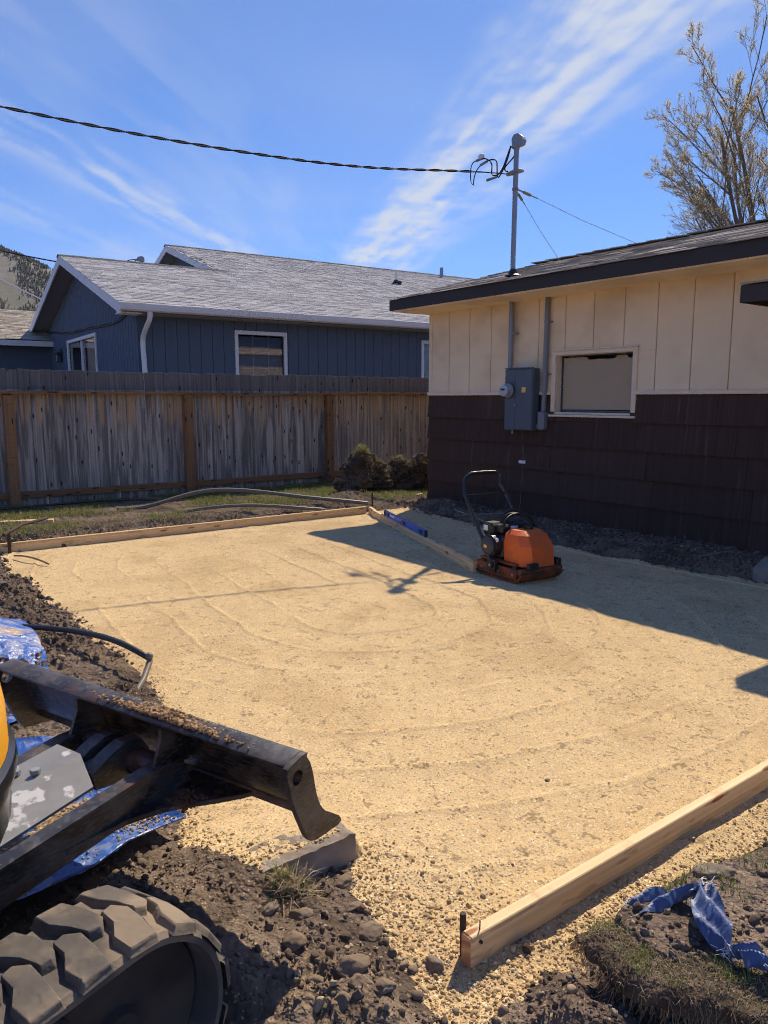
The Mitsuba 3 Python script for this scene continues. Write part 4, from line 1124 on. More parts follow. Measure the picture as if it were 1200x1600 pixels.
# ----------------------------------------------------------------------------- farther house, bush and wires on the far left
FH = thing('far_blue_house', 'blue house with pale tan shingle roof at the far left edge beyond the gable', 'house')
FO = np.array([2.2, 22.0, 0])
FPz = lambda m: place(m, FO, bx, by, bz)
add('wall', FPz(cat(box(-7.5, 6.0, 0.4, 6.0, 0, 2.95, 0.01))), 'mat_blue', parent=FH)
fr_ = extr([(0.0, 2.88), (0.0, 3.02), (3.4, 4.12), (6.8, 3.02), (6.8, 2.88)], 14.0)
add('roof', FPz(place(fr_, (-8.0, 0, 0), (0, 1, 0), (0, 0, 1), (1, 0, 0))), 'mat_ridge', parent=FH)
sf = 1.1 / 3.4
nf, uf = np.array([0, -sf, 1]) / math.hypot(1, sf), np.array([0, 1, sf]) / math.hypot(1, sf)
shf = [s for s in shingle_courses(FO + w3((-8.0, -0.03, 3.02)), bx, w3(uf), w3(nf), 14.0, 3.4 * math.hypot(1, sf), 0.35, 0.15, 0.014, 41, jitter=0.006, w_var=0.5)]
add_shingles(f'{FH}__roof', shf, TAN, 120)
add('fascia', FPz(box(-8.0, 6.0, -0.03, -0.002, 2.86, 3.0, 0.004)), 'mat_white', parent=f'{FH}__roof')


def twigs(base, n, h, spread, seed, levels=4, r0=0.03):
    """A bare branching plant as tubes: list of (level, points, radii)."""
    g = np.random.default_rng(seed)
    out = []

    def grow(p, d, L, r, lev):
        k = 5
        pts, dd = [p], d.copy()
        for i in range(k - 1):
            dd = dd + g.normal(0, 0.10, 3) + np.array([0, 0, 0.05])
            dd /= np.linalg.norm(dd)
            pts.append(pts[-1] + dd * L / (k - 1))
        out.append((lev, np.array(pts), np.linspace(r, r * 0.55, k)))
        if lev + 1 >= levels:
            return
        for c in range(g.integers(3, 5)):
            t = g.uniform(0.3, 1.0)
            i = min(int(t * (k - 1)), k - 2)
            q = pts[i] + (pts[i + 1] - pts[i]) * (t * (k - 1) - i)
            nd = dd + g.normal(0, 0.45, 3)
            nd /= np.linalg.norm(nd)
            grow(q, nd, L * g.uniform(0.5, 0.75), r * (1 - 0.5 * t) * 0.55, lev + 1)

    for i in range(n):
        d = np.array([g.normal(0, spread), g.normal(0, spread), 1.0])
        d /= np.linalg.norm(d)
        grow(np.asarray(base, float) + g.normal(0, 0.1, 3) * [1, 1, 0], d, h * 0.5 * g.uniform(0.8, 1.1), r0, 0)
    return out


for i, (b_, h_, sd) in enumerate((((4.0, 31.5, 0), 6.0, 3), ((5.6, 33.0, 0), 4.6, 4), ((7.2, 32.0, 0), 4.4, 5))):
    tw = twigs(b_, 6, h_, 0.35, sd, 5, 0.07)
    lb = ['tall bare brown tree above the far left roof', 'low bare brown tree beyond the far left roof, middle of three', 'low bare brown tree half hidden by the blue gable'][i]
    TK = thing('brown_tree', lb, 'tree')
    add('trunk', tubes([(p, r) for l, p, r in tw if l < 2], 5), 'mat_bark_twig', parent=TK)
    k_ = add('twigs', tubes([(p, np.maximum(r, 0.014)) for l, p, r in tw if l >= 2], 3), 'mat_bark_twig', parent=TK)
    labels[k_] = {'kind': 'stuff', 'label': 'bare brown twigs'}
for i, (z0_, z1_, lb) in enumerate(((7.6, 4.9, 'pale sagging overhead wire crossing the hill at far left'), (4.75, 4.42, 'low pale wire just above the far left roof'))):
    WK = add('distant_wire', tube(spline([(-4, 38, z0_ + 1.5 if i == 0 else z0_ + 0.2), (6.3, 35, (z0_ + z1_) / 2 + 0.25), (9.5, 34, z1_), (16, 32.5, z1_ - 1.2)], 30), 0.03, 5), 'mat_white', label=lb, category='wire')

# ----------------------------------------------------------------------------- budding tree behind the tan house
BT = thing('budding_tree', 'bare spring tree with pale yellow buds rising behind the tan house roof', 'tree')
tb = np.array([18.6, 9.0, 0.0])
stems = []
gt = np.random.default_rng(77)


def grow(p, d, L, r, lev, out):
    k = 7 if lev < 2 else 5
    pts, dd = [p], d.copy()
    for i in range(k - 1):
        dd = dd + gt.normal(0, 0.055 if lev < 2 else 0.10, 3) + np.array([0, 0, 0.035])
        dd /= np.linalg.norm(dd)
        pts.append(pts[-1] + dd * L / (k - 1))
    pts = np.array(pts)
    out.append((lev, pts, np.linspace(r, r * 0.5, k)))
    if lev >= 4:
        return
    n = [8, 6, 6, 4][lev]
    for c in range(n):
        t = 0.22 + 0.78 * (c + gt.uniform(0, 1)) / n
        i = min(int(t * (k - 1)), k - 2)
        q = pts[i] + (pts[i + 1] - pts[i]) * (t * (k - 1) - i)
        loc_d = pts[i + 1] - pts[i]
        loc_d = loc_d / np.linalg.norm(loc_d)
        side = np.cross(loc_d, gt.normal(0, 1, 3))
        side /= np.linalg.norm(side)
        nd = loc_d * 0.86 + side * gt.uniform(0.30, 0.62)
        nd /= np.linalg.norm(nd)
        grow(q, nd, L * gt.uniform(0.34, 0.55) * (1.15 - 0.5 * t), r * (1 - 0.5 * t) * 0.5, lev + 1, out)


trunk = [(0, np.array([tb + (0, 0, -0.2), tb + (0.02, -0.03, 0.9), tb + (0, 0, 1.9)]), np.array([0.30, 0.22, 0.19]))]
add('trunk', tube(trunk[0][1], trunk[0][2], 10), 'mat_bark', 60, parent=BT)
rtv = np.array([math.cos(YAW), -math.sin(YAW), 0])
fwv = np.array([math.sin(YAW), math.cos(YAW), 0])
allb = []
for i, (a, b, L, r) in enumerate(((-0.40, 0.05, 5.2, 0.065), (-0.26, -0.2, 5.9, 0.07), (-0.13, 0.25, 6.6, 0.075), (-0.02, -0.1, 6.9, 0.08), (0.14, 0.1, 7.6, 0.09), (0.28, -0.15, 7.6, 0.09), (0.45, 0.1, 7.6, 0.09), (-0.05, 0.6, 6.5, 0.07), (0.1, -0.6, 6.0, 0.07))):
    d = rtv * a + fwv * b + np.array([0, 0, 1.0])
    d /= np.linalg.norm(d)
    br = []
    grow(tb + np.array([0, 0, 1.75]) + rtv * a * 0.2, d, L, r, 0, br)
    allb += br
    add('limb', tubes([(p, rr) for l, p, rr in br if l <= 1], 6), 'mat_bark', True, parent=BT)
k_ = add('twigs', tubes([(p, np.maximum(rr, 0.0042)) for l, p, rr in allb if l >= 2], 3), 'mat_bark_twig', parent=BT)
labels[k_] = {'kind': 'stuff', 'label': 'fine bare twigs'}
tips = np.vstack([p[-3:] for l, p, rr in allb if l >= 3])
hgt_ = tips[:, 2]
keep = gt.uniform(size=len(tips)) < np.clip(0.35 + 0.10 * (hgt_ - 4), 0.3, 0.9)
tips = tips[keep]
tips = np.vstack([tips + gt.normal(0, 0.035, tips.shape) for _ in range(2)])
leafm = trimesh.Trimesh([[-.5, 0, 0], [0, -.3, 0.1], [.5, 0, 0], [0, .3, 0.1]], [[0, 1, 2], [0, 2, 3]], process=False)
lm, kk = scatter([leafm], tips, gt.uniform(0.022, 0.05, len(tips)), 9)
ku = gt.uniform(size=len(tips))[kk]
k_ = add('buds', lm, 'mat_buds', uv=np.stack([ku, ku], 1), parent=BT)
labels[k_] = {'kind': 'stuff', 'label': 'pale yellow buds and young leaves'}
print('tree tris', len(lm.faces), sum(len(p) for l, p, r in allb) * 6, len(allb))

# ----------------------------------------------------------------------------- form boards, stakes, level


def lumber_piece(key, p0, p1, z0, z1, th=0.038, matkey='mat_form_wood', k=0, parent=None, **lab):
    """A board on edge from p0 to p1 (xy of its face towards the left of the run)."""
    p0, p1 = np.array([*p0, 0.0]), np.array([*p1, 0.0])
    d = p1 - p0
    L = np.linalg.norm(d)
    d /= L
    nrm = np.array([-d[1], d[0], 0])
    m = box(0, L, 0, th, z0, z1, 0.0035)
    uv = buv(m, 0, k)
    return add(key, place(m, p0, d, nrm, np.array([0, 0, 1.0])), matkey, uv=uv, parent=parent, **lab)


kf = lumber_piece('form_board', (1.283, 1.325), (6.0, 1.335), -0.006, 0.085, k=2, label='long pale form board on edge across the near right of the pad', category='board')
add('end_grain', box(1.2805, 1.2825, 1.327, 1.361, -0.003, 0.082, 0.0006), 'mat_end_grain', parent=kf)
add('duplex_nail', cat(tube([(1.315, 1.318, 0.062), (1.315, 1.329, 0.062)], 0.0045, 8), tube([(1.325, 1.338, 0.08), (1.325, 1.337, 0.112)], 0.002, 6)), 'mat_rust_steel', parent=kf)
lumber_piece('form_board', (0.2, 8.112), (5.775, 8.088), -0.03, 0.095, k=3, label='long orange tinted form board along the far edge of the pad', category='board')
lumber_piece('form_board', (5.69, 7.84), (4.51, 4.73), -0.02, 0.086, k=5, label='form board running from the far corner towards the plate compactor, carrying the blue level', category='board')
lumber_piece('form_board', (5.815, 8.10), (5.70, 7.83), -0.02, 0.088, k=6, label='short offcut board at the far corner where two form boards meet', category='board')
lumber_piece('form_board', (4.86, 5.52), (4.56, 4.72), -0.02, 0.100, th=-0.036, k=7, label='short splice board doubled against the near end of the board under the level', category='board')
lumber_piece('loose_board', (1.30, 9.42), (2.12, 9.12), 0.10, 0.138, th=0.09, k=8, label='loose plank lying on the turf left of the far form board', category='board')
add('steel_stake', tube([(1.300, 1.374, -0.2), (1.299, 1.376, 0.122)], 0.0085, 10), 'mat_rust_steel', 40, label='round steel stake at the near end of the closest form board', category='stake')
add('steel_stake', tube([(6.02, 8.30, -0.2), (6.03, 8.31, 0.24)], 0.011, 8), 'mat_rust_steel', 40, label='steel stake standing behind the far corner of the pad', category='stake')
add('wood_stake', box(5.50, 5.55, 8.145, 8.165, -0.2, 0.10, 0.002), 'mat_rust_steel', label='dark stake against the back of the far form board', category='stake')
ST = thing('stake_puller', 'rusty steel stake with a slanting handle beside the left end of the far board', 'stake')
add('stake', box(1.44, 1.468, 8.02, 8.05, -0.2, 0.22, 0.003), 'mat_rust_steel', parent=ST)
add('handle', tube([(1.40, 7.98, 0.20), (1.62, 8.22, 0.25), (1.95, 8.62, 0.235)], [0.018, 0.016, 0.015], 7), 'mat_rust_steel', 40, parent=ST)
add('twig', tube(spline([(1.44, 7.75, 0.03), (1.52, 7.5, 0.05), (1.62, 7.22, 0.02)], 12), 0.009, 5), 'mat_root', label='crooked twig on the gravel by the rusty stake', category='twig')

LV = thing('spirit_level', 'blue spirit level resting on the form board near the far corner', 'level')
la, lb_ = np.array([5.502, 7.345, 0.0]), np.array([4.965, 5.93, 0.0])
ld = (lb_ - la) / np.linalg.norm(lb_ - la)
ln = np.array([-ld[1], ld[0], 0])
LL = np.linalg.norm(lb_ - la)
LP = lambda m: place(m, la + ln * 0.018, ld, ln, np.array([0, 0, 1.0]))
prof = [(-0.013, 0.0), (0.013, 0.0), (0.013, 0.012), (0.004, 0.018), (0.004, 0.05), (0.013, 0.056), (0.013, 0.068), (-0.013, 0.068), (-0.013, 0.056), (-0.004, 0.05), (-0.004, 0.018), (-0.013, 0.012)]
add('body', LP(place(extr(prof, LL), (0, 0, 0.088), (0, -1, 0), (0, 0, 1), (1, 0, 0))), 'mat_level', parent=LV)
for x0 in (0.0, LL - 0.016):
    add('end_cap', LP(box(x0 - 0.004, x0 + 0.02, -0.016, 0.016, 0.086, 0.158, 0.004)), 'mat_black_plastic', parent=LV)
for x0, sz in ((0.12, 0.04), (LL / 2, 0.05), (LL - 0.16, 0.04)):
    v_ = add('vial_window', LP(box(x0 - sz, x0 + sz, -0.0145, 0.0145, 0.104, 0.148, 0.003)), 'mat_black_plastic', parent=LV)
    add('vial', LP(tube([(x0 - sz * 0.7, 0.0142, 0.126), (x0 + sz * 0.7, 0.0142, 0.126)], 0.008, 8)), 'mat_label_white', parent=v_)
add('label_plate', LP(cat(box(0.22, 0.40, -0.0062, 0.0062, 0.112, 0.14, 0.001))), 'mat_label_white', parent=LV, label='white label near the far end of the level')

SL_ = thing('string_line', "yellow mason's string stretched over the shaded dirt beside the house", 'string')
add('string', tube([(6.75, 7.75, 0.09), (6.1, 6.0, 0.075), (5.62, 4.6, 0.085), (5.60, 2.7, 0.10), (5.6, 1.2, 0.11)], 0.003, 5), 'mat_string', parent=SL_)
PV = add('concrete_chunk', mv(rot(box(-0.22, 0.30, -0.20, 0.16, -0.04, 0.10, 0.012), 18), (6.42, 3.03, 0.02)), 'mat_concrete', label='pale concrete chunk in the shade at the right edge by the house', category='concrete')

# ----------------------------------------------------------------------------- plate compactor
PC = thing('plate_compactor', 'orange plate compactor with black folding handle standing in the house shade', 'plate compactor')
cF, cW = np.array([-0.10, -0.995, 0]), np.array([0.995, -0.10, 0])
cO = np.array([4.74, 4.43, 0.0])
CP = lambda m: place(m, cO, cW, -cF, bz)      # x to the right, y backwards, z up
pl = [(-0.33, 0.085), (-0.28, 0.030), (-0.24, 0.008), (0.24, 0.008), (0.28, 0.030), (0.33, 0.085), (0.322, 0.092), (0.27, 0.042), (0.235, 0.022), (-0.235, 0.022), (-0.27, 0.042), (-0.322, 0.092)]
add('base_plate', CP(place(extr(pl, 0.46), (-0.23, 0, 0), (0, 1, 0), (0, 0, 1), (1, 0, 0))), 'mat_orange_rust', parent=PC)
fb = add('frame', CP(cat(box(-0.215, -0.185, -0.24, 0.26, 0.022, 0.115, 0.006), box(0.185, 0.215, -0.24, 0.26, 0.022, 0.115, 0.006), box(-0.21, 0.21, -0.31, -0.25, 0.05, 0.125, 0.012), box(-0.21, 0.21, 0.24, 0.30, 0.04, 0.115, 0.012),
                  box(-0.16, 0.16, -0.20, 0.20, 0.020, 0.06, 0.006), tube([(-0.225, -0.29, 0.105), (0.225, -0.29, 0.105)], 0.028, 10))), 'mat_orange_rust', parent=PC)
add('exciter', CP(cat(tube([(-0.14, -0.06, 0.085), (0.14, -0.06, 0.085)], 0.062, 14), box(-0.16, 0.16, 0.02, 0.2, 0.06, 0.09, 0.005))), 'mat_engine', parent=PC)
add('engine_deck', CP(box(-0.20, 0.20, -0.22, 0.25, 0.135, 0.155, 0.005)), 'mat_orange_rust', parent=PC)
for x in (-0.2, 0.2):
    for y in (-0.2, 0.2):
        add('rubber_mount', CP(tube([(x * 0.95, y, 0.112), (x * 0.95, y, 0.137)], 0.026, 10)), 'mat_rubber_black', parent=PC)
en = add('engine', CP(cat(box(-0.16, 0.13, 0.0, 0.24, 0.157, 0.36, 0.02), box(-0.19, -0.10, 0.02, 0.20, 0.20, 0.31, 0.025), mv(rot(trimesh.creation.cylinder(0.095, 0.07, sections=20), 90, (0, 1, 0)), (-0.20, 0.09, 0.27)))), 'mat_black_plastic', 30, parent=PC)
add('starter_cover', CP(mv(rot(trimesh.creation.revolve(np.array([(0, 0), (0.085, 0), (0.08, 0.02), (0.05, 0.03), (0, 0.032)]), sections=20), -90, (0, 1, 0)), (-0.235, 0.09, 0.27))), 'mat_engine', True, parent=en)
add('starter_badge', CP(box(-0.272, -0.268, 0.075, 0.115, 0.255, 0.28, 0.001)), 'mat_sticker', parent=en)
add('muffler', CP(cat(tube([(0.02, 0.20, 0.42), (0.19, 0.20, 0.42)], 0.05, 12), box(-0.02, 0.20, 0.14, 0.26, 0.36, 0.38, 0.004))), 'mat_engine', 30, parent=en)
add('fuel_tank', CP(box(-0.15, 0.15, 0.03, 0.22, 0.365, 0.44, 0.03)), 'mat_black_plastic', parent=en)
add('fuel_cap', CP(tube([(0.02, 0.12, 0.44), (0.02, 0.12, 0.462)], 0.03, 12)), 'mat_black_plastic', 40, parent=en)
add('air_filter', CP(cat(box(-0.20, -0.06, 0.10, 0.23, 0.34, 0.455, 0.022))), 'mat_black_plastic', parent=en)
add('warning_label', CP(cat(box(-0.203, -0.2005, 0.15, 0.205, 0.385, 0.43, 0.0005), box(-0.05, 0.03, 0.028, 0.0295, 0.40, 0.43, 0.0004))), 'mat_label_white', parent=en)
add('throttle_lever', CP(cat(tube([(-0.21, 0.03, 0.33), (-0.235, 0.01, 0.36)], 0.008, 6), box(-0.225, -0.20, 0.0, 0.04, 0.31, 0.34, 0.004))), 'mat_label_white', parent=en)
# orange shroud / water tank in front
tk = []
for z, x0, x1, y0, y1, cl in ((0.135, -0.185, 0.215, -0.315, -0.03, 0.07), (0.30, -0.185, 0.205, -0.295, -0.02, 0.06), (0.385, -0.165, 0.175, -0.235, -0.02, 0.05), (0.418, -0.125, 0.13, -0.17, -0.035, 0.03)):
    x0, x1 = x0 * 0.92 + 0.005, x1 * 0.92 + 0.005
    tk.append([(x0 + cl, y0, z), (x1 - cl, y0, z), (x1, y0 + cl * 1.3, z), (x1, y1, z), (x0, y1, z), (x0, y0 + cl * 1.3, z)])
tk = np.array(tk)
tv = tk.reshape(-1, 3)
tf = []
for r in range(3):
    for j in range(6):
        a, b = r * 6 + j, r * 6 + (j + 1) % 6
        tf += [[a, b, b + 6], [a, b + 6, a + 6]]
for j in range(1, 5):
    tf += [[0, j + 1, j], [18, 18 + j, 18 + j + 1]]
tm = trimesh.Trimesh(tv, tf, process=False)
tm = tm.subdivide_loop(1) if False else tm
tn = add('water_tank', CP(tm), 'mat_orange', 25, parent=PC)
add('tank_rib', CP(cat(*[tube([(x, -0.285, 0.16), (x * 0.95, -0.275, 0.29), (x * 0.8, -0.222, 0.385)], 0.010, 7) for x in (-0.06, 0.09)])), 'mat_orange', 40, parent=tn)
add('tank_cap', CP(tube([(0.03, -0.10, 0.415), (0.03, -0.10, 0.445)], 0.04, 14)), 'mat_black_plastic', 40, parent=tn)
add('bumper_block', CP(box(-0.17, -0.06, -0.345, -0.305, 0.125, 0.175, 0.008)), 'mat_rubber_black', parent=PC)
add('bumper_block', CP(box(0.17, 0.225, -0.31, -0.22, 0.13, 0.185, 0.008)), 'mat_rubber_black', parent=PC)
add('lifting_bar', CP(tube(spline([(-0.17, -0.02, 0.42), (-0.12, 0.0, 0.50), (0.0, 0.02, 0.53), (0.12, 0.0, 0.50), (0.17, -0.02, 0.42)], 24), 0.012, 8)), 'mat_rubber_black', True, parent=PC)
for k, pts in enumerate(([(-0.10, 0.10, 0.45), (-0.02, 0.06, 0.53), (0.08, 0.0, 0.50), (0.12, -0.05, 0.44)], [(-0.05, 0.16, 0.45), (0.05, 0.12, 0.55), (0.14, 0.02, 0.49), (0.16, -0.06, 0.40)])):
    add('hose', CP(tube(spline(pts, 20), 0.012, 6)), 'mat_rubber_black', True, parent=PC)
hp = spline([(-0.245, 0.02, 0.12), (-0.235, 0.20, 0.345), (-0.225, 0.38, 0.57), (-0.205, 0.485, 0.715), (-0.165, 0.520, 0.80), (-0.10, 0.530, 0.835), (0.06, 0.53, 0.84), (0.18, 0.525, 0.835), (0.225, 0.505, 0.80), (0.205, 0.485, 0.75), (0.215, 0.455, 0.69), (0.235, 0.36, 0.545), (0.245, 0.20, 0.345), (0.245, 0.02, 0.12)], 90)
hd_ = add('handle', CP(tube(hp, 0.0165, 10)), 'mat_black_gloss', True, parent=PC)
add('cross_bar', CP(tube([(-0.214, 0.435, 0.655), (0.222, 0.43, 0.655)], 0.0115, 8)), 'mat_black_gloss', 50, parent=hd_)
add('grip', CP(tube([(-0.10, 0.530, 0.836), (0.05, 0.53, 0.841), (0.175, 0.526, 0.838)], 0.0185, 10)), 'mat_rubber_black', 50, parent=hd_)
for x in (-0.245, 0.245):
    bk = add('handle_bracket', CP(cat(box(x - 0.016, x + 0.016, -0.02, 0.09, 0.06, 0.17, 0.008), tube([(x - 0.03, 0.02, 0.12), (x + 0.03, 0.02, 0.12)], 0.028, 10))), 'mat_rubber_black', parent=PC)
    add('bolt', CP(tube([(x - 0.038, 0.02, 0.12), (x + 0.038, 0.02, 0.12)], 0.012, 6)), 'mat_galvanized', parent=bk)
for y in (-0.20, -0.02, 0.20):
    add('bolt', CP(tube([(-0.224, y, 0.07), (-0.214, y, 0.07)], 0.013, 6)), 'mat_galvanized', parent=fb)

# ----------------------------------------------------------------------------- compact excavator in the near left
EXC = thing('compact_excavator', 'black bladed compact excavator with yellow body cut off by the left edge', 'excavator')
xh = math.radians(70)
xu, xv = np.array([math.sin(xh), math.cos(xh), 0]), np.array([-math.cos(xh), math.sin(xh), 0])
XS = 0.947       # the machine is a small one: everything about it is built at this scale
XO = np.array([0.999 * XS, 1.667 * XS, 1.5 - 1.5 * XS])
XP = lambda m: place(m, XO, xu * XS, xv * XS, bz * XS)       # x forwards, y to its left, z up
BLW = 1.368
BL = f'{EXC}__blade'
front = spline([(-0.012, 0.552), (0.012, 0.50), (0.030, 0.42), (0.062, 0.362), (0.088, 0.343)], 12)
outer = [(-0.093, 0.525), (-0.090, 0.545), (-0.072, 0.552), (-0.030, 0.562), (-0.008, 0.561)] + [tuple(p) for p in front] + [(0.130, 0.313), (0.142, 0.293), (0.123, 0.286), (0.025, 0.291), (0.0, 0.300), (-0.016, 0.320), (-0.042, 0.376), (-0.072, 0.445)]
plate = Polygon([tuple(p) for p in front] + [(0.136, 0.308), (0.142, 0.293), (0.120, 0.288), (0.060, 0.322)] + [(p[0] - 0.013, p[1] - 0.004) for p in front[::-1]])
vrun = lambda poly, a, b: place(extr(poly, b - a), (0, a, 0), (1, 0, 0), (0, 0, 1), (0, 1, 0))
add('blade', XP(vrun(plate, 0.018, BLW - 0.018)), 'mat_steel_black', 30, parent=EXC)
hole = Polygon(outer).buffer(0).difference(Point(-0.052, 0.508).buffer(0.021, 10))
for a, b in ((0.0, 0.018), (BLW - 0.018, BLW)):
    add('end_plate', XP(vrun(hole, a, b)), 'mat_steel_black', parent=BL)
# top flange: worn steel, bent down at the back
flange = Polygon([(-0.080, 0.545), (-0.068, 0.5535), (-0.030, 0.564), (-0.010, 0.562), (-0.010, 0.553), (-0.030, 0.554), (-0.066, 0.545), (-0.079, 0.538)])
add('top_flange', XP(vrun(flange, 0.018, BLW - 0.018)), 'mat_steel_black', 30, parent=BL)
for y in (0.50, 0.90):
    add('gusset', XP(vrun(Polygon([(-0.084, 0.53), (-0.084, 0.50), (-0.115, 0.42), (0.02, 0.40), (0.015, 0.50), (-0.02, 0.548)]), y - 0.006, y + 0.006)), 'mat_steel_black', parent=BL)
fl = [(-0.42, 0.475), (-0.24, 0.462), (-0.15, 0.43), (-0.10, 0.40), (-0.03, 0.34), (0.04, 0.29), (0.085, 0.27), (0.095, 0.53), (-0.42, 0.53)]
for s in (0, 1):
    p = [(x, y if s == 0 else BLW - y) for x, y in fl]
    if s:
        p = p[::-1]
    add('brace_plate', XP(mv(extr(p, 0.014), (0, 0, 0.318))), 'mat_steel_black', parent=BL)
arm_pts = [(-1.15, 0.29), (-0.62, 0.372), (-0.13, 0.425), (-0.02, 0.425), (0.01, 0.335), (-0.13, 0.325), (-0.62, 0.268), (-1.15, 0.19)]
for a, b in ((0.478, 0.53), (0.88, 0.932)):
    add('push_arm', XP(vrun(Polygon(arm_pts), a, b)), 'mat_steel_black', parent=EXC)
add('cross_tube', XP(tube([(-0.05, 0.53, 0.375), (-0.05, 0.88, 0.375)], 0.042, 14)), 'mat_steel_black', 40, parent=BL)
cl = extr(Polygon([(-0.20, 0.345), (-0.10, 0.33), (-0.02, 0.35), (0.0, 0.40), (-0.03, 0.445), (-0.09, 0.452), (-0.15, 0.43), (-0.21, 0.395)]), 0.05)
for y in (0.655, 0.745):
    add('clevis', XP(place(cl, (0, y, 0), (1, 0, 0), (0, 0, 1), (0, 1, 0))), 'mat_steel_black', parent=BL)
add('blade_cylinder', XP(cat(tube([(-1.0, 0.725, 0.33), (-0.36, 0.725, 0.375)], 0.038, 12), tube([(-0.37, 0.725, 0.374), (-0.10, 0.725, 0.392)], 0.02, 10))), 'mat_steel_black', 40, parent=EXC)
# bent step plate over the cylinder
stp = np.array([[(-0.80, 0.865, 0.36), (-0.185, 0.860, 0.432)], [(-0.80, 0.720, 0.375), (-0.205, 0.715, 0.447)], [(-0.80, 0.575, 0.335), (-0.262, 0.578, 0.408)]])
sv, sfc = [], []
for t in (0, -0.008):
    sv += [q + np.array([0, 0, t]) for q in stp.reshape(-1, 3)]
for (a, b, c, d) in ((0, 1, 3, 2), (2, 3, 5, 4)):
    sfc += [[a, c, b], [a, d, c], [a + 6, b + 6, c + 6], [a + 6, c + 6, d + 6]]
for a, b in ((0, 1), (1, 3), (3, 5), (5, 4), (4, 2), (2, 0)):
    sfc += [[a, b, b + 6], [a, b + 6, a + 6]]
spm = trimesh.Trimesh(sv, sfc, process=False)
spm.fix_normals()
sp_ = add('step_plate', XP(spm), 'mat_step_steel', parent=EXC)
for x, y, z in ((-0.36, 0.80, 0.424), (-0.335, 0.74, 0.434)):
    add('bolt', XP(tube([(x, y, z), (x, y, z + 0.013)], 0.015, 6)), 'mat_galvanized', parent=sp_)
# upper body: rounded counterweight, black skirt below
bc = np.array([-1.15, 0.705])
bprof = [(0.0, 1.22), (0.40, 1.21), (0.52, 1.15), (0.585, 1.04), (0.615, 0.92), (0.630, 0.82), (0.632, 0.732)]
sprof = [(0.632, 0.730), (0.645, 0.722), (0.649, 0.695), (0.643, 0.670), (0.632, 0.662), (0.628, 0.58), (0.60, 0.52), (0.55, 0.46), (0.46, 0.42), (0.0, 0.41)]
add('body', XP(mv(trimesh.creation.revolve(np.array(bprof[::-1]), sections=72), (*bc, 0))), 'mat_yellow', 40, parent=EXC)
add('skirt', XP(mv(trimesh.creation.revolve(np.array(sprof[::-1]), sections=72), (*bc, 0))), 'mat_black_gloss', 40, parent=EXC)
add('chassis', XP(box(-1.75, -0.95, 0.36, 1.05, 0.10, 0.40, 0.04)), 'mat_steel_black', parent=EXC)


